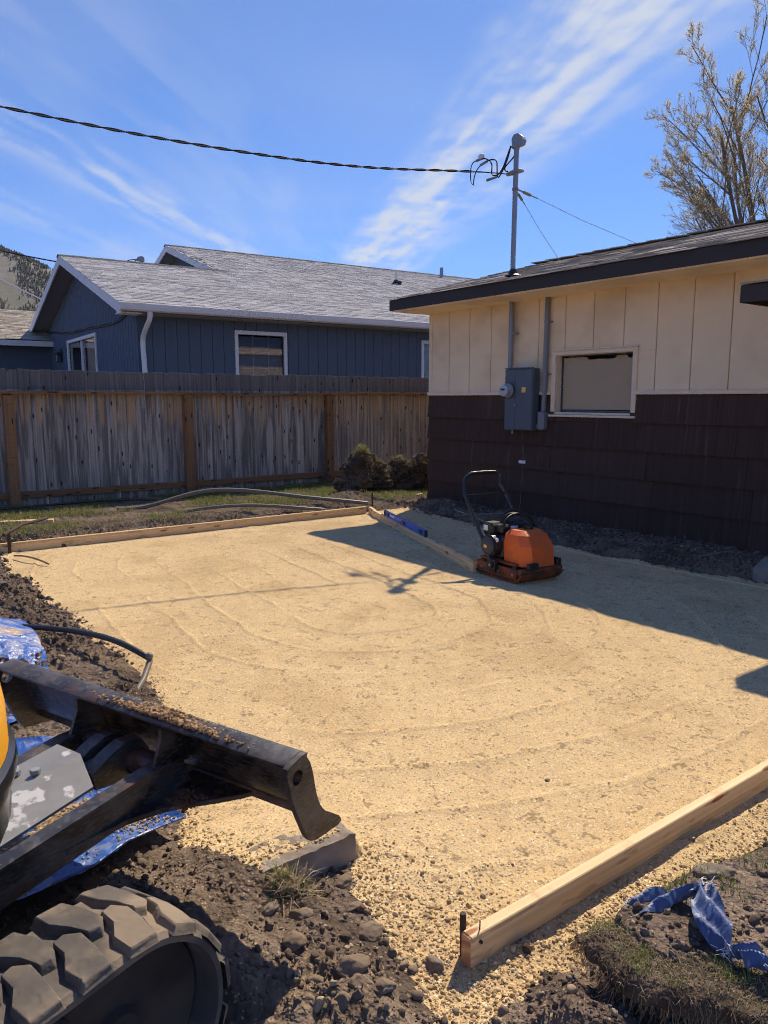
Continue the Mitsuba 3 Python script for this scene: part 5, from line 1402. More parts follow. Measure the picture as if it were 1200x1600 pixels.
def track(v0, v1, parent):
    """Belt round two wheels with two staggered rows of lugs. v0 is its outer side."""
    R, zc, ca, cb = 0.230, 0.158, -0.615, -1.70
    s0 = math.pi * R
    L = ca - cb
    per = 2 * L + 2 * s0

    def at(s):
        s = s % per
        if s < L:
            return np.array([cb + s, zc + R]), np.array([1, 0.0]), np.array([0, 1.0])
        s -= L
        if s < s0:
            a = math.pi / 2 - s / R
            return np.array([ca + R * math.cos(a), zc + R * math.sin(a)]), np.array([math.sin(a), -math.cos(a)]), np.array([math.cos(a), math.sin(a)])
        s -= s0
        if s < L:
            return np.array([ca - s, zc - R]), np.array([-1, 0.0]), np.array([0, -1.0])
        s -= L
        a = -math.pi / 2 - s / R
        return np.array([cb + R * math.cos(a), zc + R * math.sin(a)]), np.array([math.sin(a), -math.cos(a)]), np.array([math.cos(a), math.sin(a)])

    w = v1 - v0
    n = 120
    # belt section: rounded shoulders
    sec = [(0, -0.014), (0.0, 0.000), (0.012, 0.010), (w - 0.012, 0.010), (w, 0.000), (w, -0.014)]
    vv = []
    for i in range(n):
        p, t, o = at(per * i / n)
        for y, h in sec:
            q = p + o * h
            vv.append((q[0], v0 + y, q[1]))
    m_ = len(sec)
    ff = []
    for i in range(n):
        for j in range(m_):
            a, b, c, d = i * m_ + j, i * m_ + (j + 1) % m_, ((i + 1) % n) * m_ + (j + 1) % m_, ((i + 1) % n) * m_ + j
            ff += [[a, c, b], [a, d, c]]
    belt = trimesh.Trimesh(vv, ff, process=False)
    belt.fix_normals()
    tk_ = add('track', XP(belt), 'mat_track', 35, parent=parent)
    pitch = per / 33
    for i in range(33):
        for row in (0, 1):
            s = pitch * (i + 0.5 * row)
            # footprint in (s, y): a block that leans along the track and tapers to its shoulder
            if row == 0:
                fp = [(-0.030, -0.006), (0.036, -0.006), (0.046, 0.06), (0.052, 0.118), (0.030, 0.148), (0.004, 0.142), (-0.004, 0.09), (-0.028, 0.05)]
            else:
                fp = [(-0.030, w + 0.006), (0.036, w + 0.006), (0.046, w - 0.06), (0.052, w - 0.118), (0.030, w - 0.148), (0.004, w - 0.142), (-0.004, w - 0.09), (-0.028, w - 0.05)][::-1]
            fp = Polygon(np.array(fp) * [1.08, 1]).buffer(-0.004).buffer(0.004, 2).exterior.coords[:-1]
            fp = np.array(fp)[::-1] if Polygon(fp).exterior.is_ccw is False else np.array(fp)
            c = fp.mean(0)
            rings = []
            wear = 0.002 * rng.uniform(-1, 1)
            for sc, hh in ((1.06, 0.007), (0.97, 0.020), (0.92, 0.0275), (0.83, 0.031)):
                ring_ = []
                for x, y in fp:
                    x2, y2 = c[0] + (x - c[0]) * sc, c[1] + (y - c[1]) * (1 - (1 - sc) * 0.55)
                    p, t, o = at(s + x2)
                    q = p + o * (hh + wear * (hh > 0.02) - 0.007 * (hh > 0.01) * (abs(y2 - w / 2) / (w / 2)) ** 3)
                    ring_.append((q[0], v0 + y2, q[1]))
                rings.append(ring_)
            k = len(fp)
            vv_ = np.array(rings).reshape(-1, 3)
            f = [[r * k + j, r * k + (j + 1) % k, (r + 1) * k + (j + 1) % k] for r in range(3) for j in range(k)] + [[r * k + j, (r + 1) * k + (j + 1) % k, (r + 1) * k + j] for r in range(3) for j in range(k)]
            vv_ = vv_ + (meshkit.noise(vv_[:, :, None].repeat(3, 2).transpose(0, 2, 1) * 38 + np.array([[0, 0, 0], [9, 0, 0], [0, 9, 0]]), 3) - 0.5) * 0.006
            vv_ = np.vstack([vv_, vv_[3 * k:].mean(0)])
            f += [[3 * k + j, 3 * k + (j + 1) % k, 4 * k] for j in range(k)]
            lg = trimesh.Trimesh(vv_, f, process=False)
            lg.fix_normals()
            add('lug', XP(lg), 'mat_track', 38, parent=tk_)
    fr_k = add('track_frame', XP(cat(box(-1.60, -0.74, v0 + 0.022, v0 + w - 0.03, 0.0, 0.335, 0.03), box(-0.75, -0.55, v0 + 0.085, v0 + w - 0.085, 0.12, 0.20, 0.01))), 'mat_track_side', parent=parent)
    add('idler', XP(mv(rot(trimesh.creation.revolve(np.array([(0, -0.05), (0.05, -0.05), (0.06, -0.03), (0.13, -0.025), (0.205, -0.05), (0.208, 0.05), (0.13, 0.025), (0.06, 0.03), (0.05, 0.05), (0, 0.05)]), sections=32), 90, (1, 0, 0)), (ca, v0 + w / 2, zc))), 'mat_track_side', 30, parent=fr_k)
    for x in (-0.9, -1.15, -1.4):
        add('roller', XP(mv(rot(trimesh.creation.cylinder(0.055, w * 0.7, sections=16), 90, (1, 0, 0)), (x, v0 + w / 2, 0.02))), 'mat_track_side', 30, parent=fr_k)


track(-0.045, 0.195, EXC)
track(1.215, 1.455, EXC)
# soil lying on the blade's top edge
gs = np.random.default_rng(17)
clump = [blob(1.0, 1, 0.5, 1.5, s, (1, 1, 0.8)) for s in range(5)]
n = 900
yy = np.clip(gs.normal(0.50, 0.14, n), 0.12, 0.95)
pts = np.stack([gs.uniform(-0.070, -0.014, n), yy, 0.557 + gs.uniform(0, 0.010, n) * np.exp(-((yy - 0.5) / 0.12) ** 2)], 1)
pts2 = np.stack([gs.uniform(-0.068, -0.015, 60), gs.uniform(0.6, 1.35, 60), np.full(60, 0.553)], 1)
pts3 = np.stack([gs.uniform(-0.12, -0.03, 260), np.abs(gs.normal(0, 0.06, 260)) + 0.36, np.full(260, 0.334)], 1)
pts3 = pts3[pts3[:, 1] < 0.46][:110]
pts = np.vstack([pts, pts2, pts3])
W_ = XO + XS * (pts[:, :1] * xu + pts[:, 1:2] * xv + pts[:, 2:] * bz)
sm, kk = scatter(clump, W_, np.r_[gs.uniform(0.002, 0.0075, len(pts) - 60 - len(pts3)), gs.uniform(0.002, 0.004, 60), gs.uniform(0.002, 0.006, len(pts3))], 5)
cc = np.array([(0.38, 0.27, 0.155), (0.30, 0.205, 0.115), (0.18, 0.125, 0.075)])[gs.integers(0, 3, len(pts))]
cc[len(pts) - len(pts3):] = (0.13, 0.080, 0.045)
cc = cc[kk]
k_ = add('loose_soil', sm, 'mat_bits', color=cc, parent=BL)
labels[k_] = {'kind': 'stuff', 'label': 'crumbs of tan soil lying on the blade'}

# ----------------------------------------------------------------------------- tarps
def tarp_sheet(poly, step, zfun):
    x0, y0, x1, y1 = poly.bounds
    xs, ys = np.arange(x0, x1 + step, step), np.arange(y0, y1 + step, step)
    X, Y = np.meshgrid(xs, ys, indexing='ij')
    P = shapely.points(X.ravel(), Y.ravel())
    ins = shapely.distance(poly, P) < step * 0.7
    near = np.array([shapely.ops.nearest_points(poly, p)[0].coords[0] if i and not poly.covers(p) else (p.x, p.y) for p, i in zip(P, ins)])
    X, Y = near[:, 0].reshape(X.shape), near[:, 1].reshape(Y.shape)
    Z = zfun(X, Y)
    vid = np.arange(X.size).reshape(X.shape)
    q = np.stack([vid[:-1, :-1], vid[1:, :-1], vid[1:, 1:], vid[:-1, 1:]], -1).reshape(-1, 4)
    q = q[ins[q].all(1)]
    u, inv = np.unique(q.ravel(), return_inverse=True)
    q = inv.reshape(-1, 4)
    v = np.stack([X.ravel(), Y.ravel(), Z.ravel()], 1)[u]
    top = np.vstack([q[:, [0, 1, 2]], q[:, [0, 2, 3]]])
    m = trimesh.Trimesh(v, top, process=False)
    return m


import shapely.ops
shore = Polygon([(0.91, 2.335), (0.89, 2.45), (0.845, 2.75), (0.80, 3.02), (0.70, 3.30), (0.40, 3.42), (-0.6, 3.5), (-1.2, 3.0), (-1.2, 2.0), (0.30, 2.20), (0.45, 2.225), (0.58, 2.245), (0.70, 2.31), (0.80, 2.335)])
edge_up = lambda X, Y, poly, h, w: h * np.exp(-shapely.distance(poly.boundary, shapely.points(X.ravel(), Y.ravel())).reshape(X.shape) / w)


def tz1(X, Y):
    base = fbm2(X, Y, 1.5, 2, 5) * 0.02 + 0.045
    wr = 0.055 * np.abs(fbm2(X + 0.3 * Y, Y * 0.6, 7, 3, 51) - 0.5) + 0.018 * np.abs(fbm2(X, Y, 19, 3, 52) - 0.5) + 0.006 * fbm2(X, Y, 50, 2, 53)
    return base + wr + edge_up(X, Y, shore, 0.025, 0.05)


TA = thing('blue_tarp', 'wrinkled blue tarp with a grommet lying under the excavator blade', 'tarp')
add('sheet', tarp_sheet(shore, 0.011, tz1), 'mat_tarp', True, parent=TA)
gr_ = np.array([0.875, 2.365])
gz = float(tz1(np.array([[gr_[0]]]), np.array([[gr_[1]]]))[0, 0])
add('grommet', mv(trimesh.creation.torus(0.0085, 0.0034, major_sections=18, minor_sections=8), (*gr_, gz + 0.004)), 'mat_galvanized', True, parent=TA)
add('hem', tube(np.array([[x, y, float(tz1(np.array([[x]]), np.array([[y]]))[0, 0]) + 0.002] for x, y in [(0.905, 2.337), (0.80, 2.337), (0.70, 2.312), (0.58, 2.247), (0.45, 2.227)]]), 0.004, 5), 'mat_tarp', parent=TA)
up_ = Polygon([(0.98, 5.20), (0.97, 4.9), (0.93, 4.35), (0.86, 3.95), (0.76, 3.70), (0.62, 3.55), (0.3, 3.50), (-0.8, 3.6), (-0.8, 5.6), (0.4, 5.45), (0.80, 5.30)])


def tz2(X, Y):
    base = 0.05 + 0.20 * np.exp(-((X - 0.55) / 0.38) ** 2 - ((Y - 4.75) / 0.55) ** 2) + 0.03 * fbm2(X, Y, 2, 2, 6)
    wr = 0.07 * np.abs(fbm2(X * 1.2 - 0.5 * Y, Y * 0.7 + X * 0.4, 5, 3, 61) - 0.5) + 0.025 * np.abs(fbm2(X, Y, 15, 3, 62) - 0.5)
    return base + wr


add('blue_tarp', tarp_sheet(up_, 0.014, tz2), 'mat_tarp', True, label='crumpled blue tarp heaped on the dirt behind the far end of the blade', category='tarp')
# gravel spilled on the lower tarp
n = 2600
cx_ = gs.choice(4, n, p=[0.35, 0.3, 0.2, 0.15])
cen = np.array([(0.56, 2.62), (0.40, 2.52), (0.78, 2.50), (0.70, 2.85)])[cx_]
xy = cen + gs.normal(0, 1, (n, 2)) * np.array([(0.07, 0.10), (0.08, 0.09), (0.05, 0.06), (0.05, 0.05)])[cx_]
inside_ = shapely.contains_xy(shore.buffer(-0.02), xy[:, 0], xy[:, 1])
xy = xy[inside_]
zz = tz1(xy[:, :1], xy[:, 1:])[:, 0]
grain = [blob(1.0, 0, 0.3, 1.5, s, (1, 0.85, 0.7)) for s in range(6)]
sm, kk = scatter(grain, np.c_[xy, zz + 0.002], gs.uniform(0.003, 0.008, len(xy)), 8)
SAND = np.array([(0.50, 0.37, 0.21), (0.42, 0.30, 0.16), (0.58, 0.47, 0.31), (0.34, 0.25, 0.15), (0.30, 0.26, 0.21)])
cc = (SAND[gs.integers(0, 5, len(xy))] * gs.uniform(0.8, 1.15, (len(xy), 1)))[kk]
k_ = add('spilled_gravel', sm, 'mat_bits', color=cc)
labels[k_] = {'kind': 'stuff', 'label': 'tan gravel spilled on the blue tarp', 'category': 'gravel'}


def scrap(key, pts, zs, wid, label, seed):
    """A torn strip of tarp: a ribbon that twists along its line."""
    c = spline(np.c_[pts, zs], 26)
    w = np.interp(np.linspace(0, 1, 26), np.linspace(0, 1, len(wid)), wid)
    t = np.gradient(c, axis=0)
    t /= np.linalg.norm(t, axis=1, keepdims=True)
    side = np.cross(t, [0, 0, 1.0])
    side /= np.linalg.norm(side, axis=1, keepdims=True)
    k = 15
    v = []
    g = np.random.default_rng(seed)
    for i in range(26):
        for j in range(k):
            a = j / (k - 1) - 0.5
            q = c[i] + side[i] * a * w[i] + t[i] * (g.normal(0, 0.004) if i in (0, 25) else 0)
            z = 0.030 * abs(meshkit.noise(np.array([[q[0] * 25 + seed, q[1] * 25, 0.5]]), 3)[0] - 0.5) + 0.016 * math.sin(a * 9 + i * 0.35 + seed) + 0.012 * meshkit.noise(np.array([[q[0] * 70, q[1] * 70, 0.5]]), 4)[0]
            v.append(q + [0, 0, z])
    f = []
    for i in range(25):
        for j in range(k - 1):
            a = i * k + j
            f += [[a, a + 1, a + k + 1], [a, a + k + 1, a + k]]
    add(key, trimesh.Trimesh(v, f, process=False), 'mat_tarp_scrap', True, label=label, category='tarp scrap')
    # frayed threads at the torn ends
    th = []
    for i in (0, 25):
        for j in range(k):
            q = np.array(v[i * k + j])
            d = t[i] * (-1 if i == 0 else 1) + g.normal(0, 0.35, 3)
            th.append(tube([q, q + d * g.uniform(0.008, 0.028)], 0.0008, 3, False))
    kx = add('frayed_threads', cat(*th), 'mat_label_white', parent=[q for q in scene if q.startswith(key)][-1])
    labels[kx] = {'kind': 'stuff', 'label': 'frayed pale threads'}

# ----------------------------------------------------------------------------- hoses and poly pipe
def pipe(key, pts, r, matkey, label, category='hose', n=50):
    return add(key, tube(spline(pts, n), r, 9), matkey, True, label=label, category=category)


HS = pipe('black_hose', [(0.55, 5.25, 0.20), (0.84, 4.98, 0.135), (1.03, 4.72, 0.145), (1.19, 4.37, 0.165), (1.30, 3.99, 0.155), (1.345, 3.90, 0.125)], 0.017, 'mat_hose_black', 'black hose arching over the dirt from the blue tarp to a bent end')
add('bent_end', cat(tube([(1.35, 3.905, 0.142), (1.345, 3.885, 0.11), (1.27, 3.78, 0.055), (1.165, 3.66, 0.01)], 0.016, 9), mv(trimesh.creation.icosphere(subdivisions=2, radius=0.0205), (1.345, 3.89, 0.137))), 'mat_hose_grey', True, parent=HS)
pipe('poly_pipe', [(3.05, 9.75, 0.10), (3.5, 9.55, 0.16), (4.05, 9.48, 0.28), (4.6, 9.2, 0.285), (5.2, 8.75, 0.20), (5.75, 8.4, 0.13), (5.95, 8.3, 0.10)], 0.026, 'mat_hose_grey', 'grey poly pipe bowed over the turf behind the far form board', 'pipe')
pipe('poly_pipe', [(3.55, 8.98, 0.10), (4.0, 8.78, 0.165), (4.5, 8.55, 0.165), (4.95, 8.3, 0.12), (5.2, 8.22, 0.09)], 0.021, 'mat_hose_grey', 'shorter poly pipe lying lower, in front of the bowed grey pipe', 'pipe')
pipe('garden_hose', [(0.8, 10.4, 0.14), (1.75, 10.15, 0.17), (2.6, 10.2, 0.17), (3.3, 10.25, 0.15), (3.9, 10.0, 0.12)], 0.014, 'mat_hose_black', 'thin black hose lying in the shade at the foot of the fence')
BW = add('bent_wire', tube(spline([(2.02, 9.05, 0.09), (2.05, 9.12, 0.16), (1.95, 9.2, 0.19), (1.85, 9.3, 0.16)], 14), 0.0035, 5), 'mat_rust_steel', label='thin curled wire above the loose plank on the turf', category='wire')
pipe('crooked_stick', [(6.45, 6.0, 0.20), (6.2, 6.3, 0.17), (6.0, 6.62, 0.13)], 0.012, 'mat_hose_grey', 'thin stick leaning in the shaded soil left of the compactor handle', 'stick', 8)
pipe('bent_wire', [(6.08, 3.16, 0.02), (6.08, 3.18, 0.20), (6.05, 3.20, 0.23), (5.95, 3.35, 0.22), (5.86, 3.48, 0.19)], 0.004, 'mat_hose_grey', 'pale bent wire standing beside the concrete chunk in the shade', 'wire', 24)

# ----------------------------------------------------------------------------- concrete edge, stones
sl = extr(Polygon([(1.312, 1.905), (1.22, 1.902), (1.13, 1.899), (1.06, 1.902), (0.96, 1.899), (0.95, 2.03), (1.30, 2.05)]), 0.098)
sl = trimesh.Trimesh(*trimesh.remesh.subdivide_to_size(sl.vertices, sl.faces, 0.02), process=True)
nv = np.asarray(sl.vertices)
nv += ((meshkit.noise(nv * 45 + 3, 2) - 0.5) * 0.011)[:, None] * np.array([1, 1, 1.2])
add('concrete_slab', mv(trimesh.Trimesh(nv, sl.faces, process=False), (0, 0, -0.004)), 'mat_concrete', 35, label='broken concrete slab edge poking from the gravel under the blade', category='slab')

P = lambda x, y: (x, y, float(zat(x, y)[0]))
STONES = [  # x, y, radii, turn, label
    (1.215, 1.83, 0.036, (1.25, 0.85, 0.72), 20, 'smooth oval grey stone just below the broken concrete slab'),
    (1.135, 1.585, 0.040, (1.35, 0.95, 0.75), -15, 'largest dark oval stone on the line between dirt and gravel'),
    (1.165, 1.70, 0.022, (1.5, 0.8, 0.6), 5, 'small flat dark stone above the largest oval stone'),
    (1.212, 1.392, 0.030, (0.85, 1.25, 0.9), 12, 'tan blocky stone left of the near end of the closest form board'),
    (0.97, 1.425, 0.036, (1.3, 0.95, 0.8), -10, 'rounded brown stone with a smaller one below it, near the bottom edge'),
    (0.945, 1.375, 0.021, (1.1, 0.95, 0.85), 30, 'small round grey stone below the rounded brown one'),
    (0.885, 1.455, 0.032, (0.95, 1.25, 0.7), 15, 'dusty stone in the dirt left of the rounded brown one'),
    (0.90, 1.36, 0.026, (1.0, 1.15, 0.8), -30, 'pale egg shaped stone at the bottom edge of the dirt'),
    (1.005, 1.345, 0.030, (1.3, 0.8, 0.7), -25, 'flat brown stone right of the round ones at the bottom edge'),
    (0.905, 1.60, 0.033, (1.2, 1.0, 0.7), -35, 'dust covered stone in the middle of the dark dirt'),
    (0.99, 1.72, 0.033, (1.3, 0.9, 0.6), -30, 'half buried dusty stone below the dry grass clump'),
    (0.79, 1.60, 0.022, (0.9, 1.2, 0.9), 0, 'grey stone beside the front of the excavator track'),
    (0.93, 1.79, 0.027, (1.3, 0.9, 0.6), 10, 'crumbly pale stone left of the half buried dusty stone'),
    (1.93, 1.03, 0.045, (1.6, 0.8, 0.55), -38, 'flat soil stained stone above the torn tarp scraps'),
    (1.455, 1.285, 0.017, (1, 1, 0.9), 0, 'dark soil clod at the foot of the closest form board'),
    (2.22, 1.88, 0.012, (1.1, 0.9, 0.8), 0, 'small pale pebble alone on the open gravel'),
]
for i, (x, y, r, sq, a, lb) in enumerate(STONES):
    r *= 0.88
    m = rot(blob(r, 3, 0.30, 1.6, i * 3 + 1, sq, 5), a)
    add('stone', mv(m, (x, y, float(zat(x, y)[0]) + r * sq[2] * 0.08)), 'mat_clod' if 'clod' in lb else 'mat_stone', True, label=lb, category='stone')
add('root_piece', tube(spline([(0.945, 1.85, P(0.945, 1.85)[2] + 0.004), (0.975, 1.845, P(0.975, 1.845)[2] + 0.02), (0.99, 1.81, P(0.99, 1.81)[2] + 0.008)], 12), [0.004 + 0.004 * math.sin(i / 3) ** 2 for i in range(12)], 7), 'mat_root', True, label='pale bit of root lying left of the dry grass clump', category='root')

# ----------------------------------------------------------------------------- loose gravel, pebbles, clods
g = np.random.default_rng(99)
pebble = [blob(1.0, 1, 0.4, 1.1, s, (1.2, 0.95, 0.7), 5) for s in range(12)]
chip = [blob(1.0, 0, 0.3, 1.3, s, (1.15, 0.9, 0.6)) for s in range(7)]
PALE = np.array([(0.50, 0.37, 0.20), (0.42, 0.305, 0.16), (0.58, 0.46, 0.28), (0.33, 0.24, 0.135), (0.26, 0.205, 0.14), (0.64, 0.55, 0.39)])


def strew(n, x0, x1, y0, y1, dmin, dmax, falloff=2.2):
    """Random ground points in view, denser nearer the camera, by distance to the gravel's edge."""
    x, y = g.uniform(x0, x1, n), g.uniform(y0, y1, n)
    r = np.hypot(np.hypot(x, y), CAM_H)
    keep = g.uniform(size=n) < np.clip((falloff / r) ** 2, 0, 1)
    x, y = x[keep], y[keep]
    z = zat(x, y)
    d = pad_dist(x, y)
    ok = (d > dmin) & (d < dmax) & in_view(np.c_[x, y, z], 0.03)
    return np.c_[x, y, z][ok], d[ok]


p1, d1 = strew(420000, 0.7, 4.2, 0.75, 5.0, 0.0, 9, 1.9)
loose = np.exp(-((p1[:, 0] - 1.25) / 0.35) ** 2 - ((p1[:, 1] - 1.45) / 0.6) ** 2) + np.exp(-((p1[:, 1] - 1.15) / 0.16) ** 2) + np.exp(-((d1) / 0.10) ** 2)
patch = sst(0.45, 0.7, meshkit.fbm(p1 * [2.5, 2.5, 0], 3, 71))
sel = g.uniform(size=len(p1)) < np.clip(0.06 + 0.20 * patch + 0.55 * loose, 0, 1)
p1, loose = p1[sel], np.clip(loose[sel], 0, 1)
sz = np.clip(g.lognormal(math.log(0.0023), 0.42, len(p1)) * (1 + 0.40 * loose), 0.0014, 0.010)
big = sz > 0.0052
for name, m_, sel_ in (('coarse_gravel', pebble, big), ('fine_gravel', chip, ~big)):
    sm, kk = scatter(m_, p1[sel_] + [0, 0, 0.0] + np.c_[0 * sz[sel_], 0 * sz[sel_], np.where(loose[sel_] > 0.4, 0.25, -0.12) * sz[sel_]], sz[sel_], 12, squash=0.75)
    cc = (PALE[g.choice(6, sel_.sum(), p=[0.32, 0.26, 0.20, 0.10, 0.05, 0.07])] * g.uniform(0.75, 1.15, (sel_.sum(), 1)))[kk]
    add(name, sm, 'mat_bits', True, color=cc, kind='stuff', label='loose tan pebbles scattered on the pad' if name[0] == 'c' else 'small tan gravel chips covering the pad', category='gravel')
    print(name, len(sm.faces))
p2, d2 = strew(240000, 0.1, 3.2, 0.6, 8.0, -1.6, 0.03, 2.2)
sel = g.uniform(size=len(p2)) < 0.08 + 0.36 * sst(0.42, 0.66, meshkit.fbm(p2 * [4, 4, 0], 3, 72))
p2 = p2[sel]
sz = np.clip(g.lognormal(math.log(0.0031), 0.72, len(p2)), 0.0014, 0.014)
clodm = [blob(1.0, 1, 0.8, 1.7, s, (1.15, 1, 0.75), 3) for s in range(12)]
sm, kk = scatter(clodm, p2 + np.c_[0 * sz, 0 * sz, 0.3 * sz], sz, 14)
dk = np.array([(0.11, 0.086, 0.067), (0.15, 0.117, 0.09), (0.20, 0.156, 0.118), (0.36, 0.285, 0.19)])
cc = (dk[g.choice(4, len(p2), p=[0.36, 0.34, 0.22, 0.08])] * g.uniform(0.75, 1.2, (len(p2), 1)))[kk]
add('dirt_clods', sm, 'mat_bits', True, color=cc, kind='stuff', label='crumbled dark soil clods on the bare dirt', category='dirt')
print('clods', len(sm.faces))
# rubble in the shaded strip along the house and on the dirt at far left
x, y = g.uniform(5.7, 7.1, 12000), g.uniform(2.0, 8.3, 12000)
x2, y2 = g.uniform(0.2, 2.0, 9000), g.uniform(4.2, 8.6, 9000)
x, y = np.r_[x, x2], np.r_[y, y2]
d = pad_dist(x, y)
ok = (d < 0.05) & (g.uniform(size=len(x)) < np.where(x > 4, 0.55, 0.8))
x, y = x[ok], y[ok]
z = zat(x, y)
sz = np.clip(g.lognormal(math.log(0.0055), 0.6, len(x)), 0.003, 0.024)
sm, kk = scatter(clodm, np.c_[x, y, z + 0.3 * sz], sz, 15)
cc = (dk[g.choice(4, len(x), p=[0.40, 0.35, 0.20, 0.05])] * g.uniform(0.75, 1.2, (len(x), 1)))[kk]
add('soil_rubble', sm, 'mat_bits', True, color=cc, kind='stuff', label='rough soil clods and rubble along the house wall and left dirt', category='dirt')

# ----------------------------------------------------------------------------- grass and sod
def turf(n, x0, x1, y0, y1, fn):
    x, y = g.uniform(x0, x1, n), g.uniform(y0, y1, n)
    k = g.uniform(size=n) < fn(x, y)
    x, y = x[k], y[k]
    return np.c_[x, y, zat(x, y) - 0.004]


edge_at = lambda x, y: 8.50 + 0.30 * (fbm2(x, y, 1.5, 3, 28) - 0.5) + 0.20 * sst(5.4, 5.9, x) - 0.35 * sst(6.2, 6.5, x)
soilp = lambda x, y: np.exp(-((x - 5.95) / 0.45) ** 2 - ((y - 8.80) / 0.18) ** 2) + np.exp(-((x - 4.55) / 0.5) ** 2 - ((y - 8.55) / 0.14) ** 2)
dens = lambda x, y: sst(0.0, 0.15, y - edge_at(x, y)) * np.clip(sst(0.43, 0.58, fbm2(x, y, 2.4, 3, 81)) + sst(6.0, 6.3, x) * 0.6, 0, 1) * np.clip(1 - 1.3 * soilp(x, y), 0, 1) * sst(8.2, 7.6, x) * np.where((x > 7.0) & (y < 8.42), 0, 1)
gp_ = turf(90000, 0.3, 8.4, 8.3, 10.8, dens)
gm, uv = blades(gp_, g.uniform(0.025, 0.075, len(gp_)), g.uniform(0.003, 0.006, len(gp_)), 0.6, 4)
add('grass', gm, 'mat_grass', uv=uv, kind='stuff', label='patchy short grass between the far form board and the fence', category='grass')
print('grass', len(gm.faces))
edgep = turf(26000, 0.3, 6.2, 8.25, 8.9, lambda x, y: np.exp(-((y - edge_at(x, y) - 0.06) / 0.07) ** 2) * np.clip(1 - soilp(x, y), 0.1, 1) * 0.7)
gm, uv = blades(edgep, g.uniform(0.02, 0.06, len(edgep)), g.uniform(0.003, 0.005, len(edgep)), 1.5, 5)
add('dry_turf_edge', gm, 'mat_grass_dry', uv=uv, kind='stuff', label='dry roots and dead grass along the cut turf edge', category='grass')


def sod(key, lumps, label, seed, grass, root_n, tuft_h=0.06, top=0.0):
    """A turned clump of sod: soil lumps in one mesh, with roots and grass as parts. lumps: (x, y, z, r, squash)."""
    k = thing(key, label, 'sod')
    ms = []
    for i, (x, y, z, r, sq) in enumerate(lumps):
        m = blob(r, 3 if len(lumps) > 6 else 4, 0.62, 1.9, seed + i, sq, 4)
        v = np.asarray(m.vertices)
        nn = np.asarray(m.vertex_normals)
        v = v + nn * ((meshkit.fbm(v * 26 / max(r, 0.1) * 0.3 + seed, 3, seed) - 0.5) * r * 0.30)[:, None] + nn * ((meshkit.fbm(v * 60, 2, seed) - 0.5) * 0.018)[:, None]
        ms.append(trimesh.Trimesh(v + [x, y, z], m.faces, process=False))
    add('soil', cat(*ms), 'mat_sod', True, parent=k)
    gg = np.random.default_rng(seed)
    allv = np.vstack([m.vertices for m in ms])
    alln = np.vstack([m.vertex_normals for m in ms])
    for nm, sel, n_, h_, mt, ln in (('grass', (alln[:, 2] > 0.45) & (allv[:, 2] > top), grass, tuft_h, 'mat_grass', 0.7), ('dead_grass', np.abs(alln[:, 2]) < 2, root_n, tuft_h * 0.8, 'mat_grass_dry', 1.2)):
        idx = np.nonzero(sel)[0]
        patch = meshkit.fbm(allv[idx] * 5, 2, seed + 9)
        if nm == 'grass':
            idx = idx[patch > np.quantile(patch, 0.8)]
        idx = gg.choice(idx, n_)
        m, uv = blades(allv[idx] + gg.normal(0, 0.006, (n_, 3)), gg.uniform(0.4, 1.2, n_) * h_, gg.uniform(0.002, 0.0045, n_) * (1.3 if tuft_h > 0.095 else 1.0), ln, seed + 1)
        if nm == 'dead_grass':       # roots hang and stick out along the surface
            v = np.asarray(m.vertices).reshape(-1, 5, 3)
            d = v - v[:, :1]
            out_ = alln[idx] * 0.8 + gg.normal(0, 0.5, (n_, 3)) - [0, 0, 0.25]
            out_ /= np.linalg.norm(out_, axis=1, keepdims=True)
            L = d[..., 2:3] + 0
            v = v[:, :1] + d * [1, 1, 0.15] + out_[:, None] * L
            m = trimesh.Trimesh(v.reshape(-1, 3), m.faces, process=False)
        q = add(nm, m, mt, uv=uv, parent=k)
        labels[q] = {'kind': 'stuff', 'label': 'green grass tufts on the sod' if nm == 'grass' else 'dead grass and roots'}
    return k


def heap(cx, cy, w, h, n, seed):
    """Lumps of broken sod piled to a height h over a base of half width w."""
    gg = np.random.default_rng(seed)
    out = []
    for i in range(n):
        t = (i / n) ** 0.8
        r = gg.uniform(0.10, 0.19) * (1 - 0.25 * t)
        q = (1 - 0.55 * t) * w
        out.append((cx + gg.uniform(-q, q), cy + gg.uniform(-0.16, 0.16) * (1 - 0.4 * t), 0.10 + t * (h - 0.16), r, (gg.uniform(0.9, 1.5), gg.uniform(0.8, 1.1), gg.uniform(0.5, 0.85))))
    return out


sod('sod_clump', heap(6.58, 9.30, 0.40, 0.76, 24, 5), 'tall heap of dug up sod with a green tuft on top against the fence', 3, 900, 5200, 0.10, top=0.56)
sod('sod_clump', heap(7.46, 9.32, 0.54, 0.62, 30, 9), 'broad heap of dug up sod with dead roots beside the house corner', 64, 260, 7000, 0.10, top=0.0)
add('wood_scrap', mv(rot(box(-0.09, 0.09, -0.02, 0.02, 0, 0.015, 0.002), 25), (7.05, 8.55, 0.11)), 'mat_form_wood', label='pale scrap of wood on the grass at the house corner', category='wood scrap')
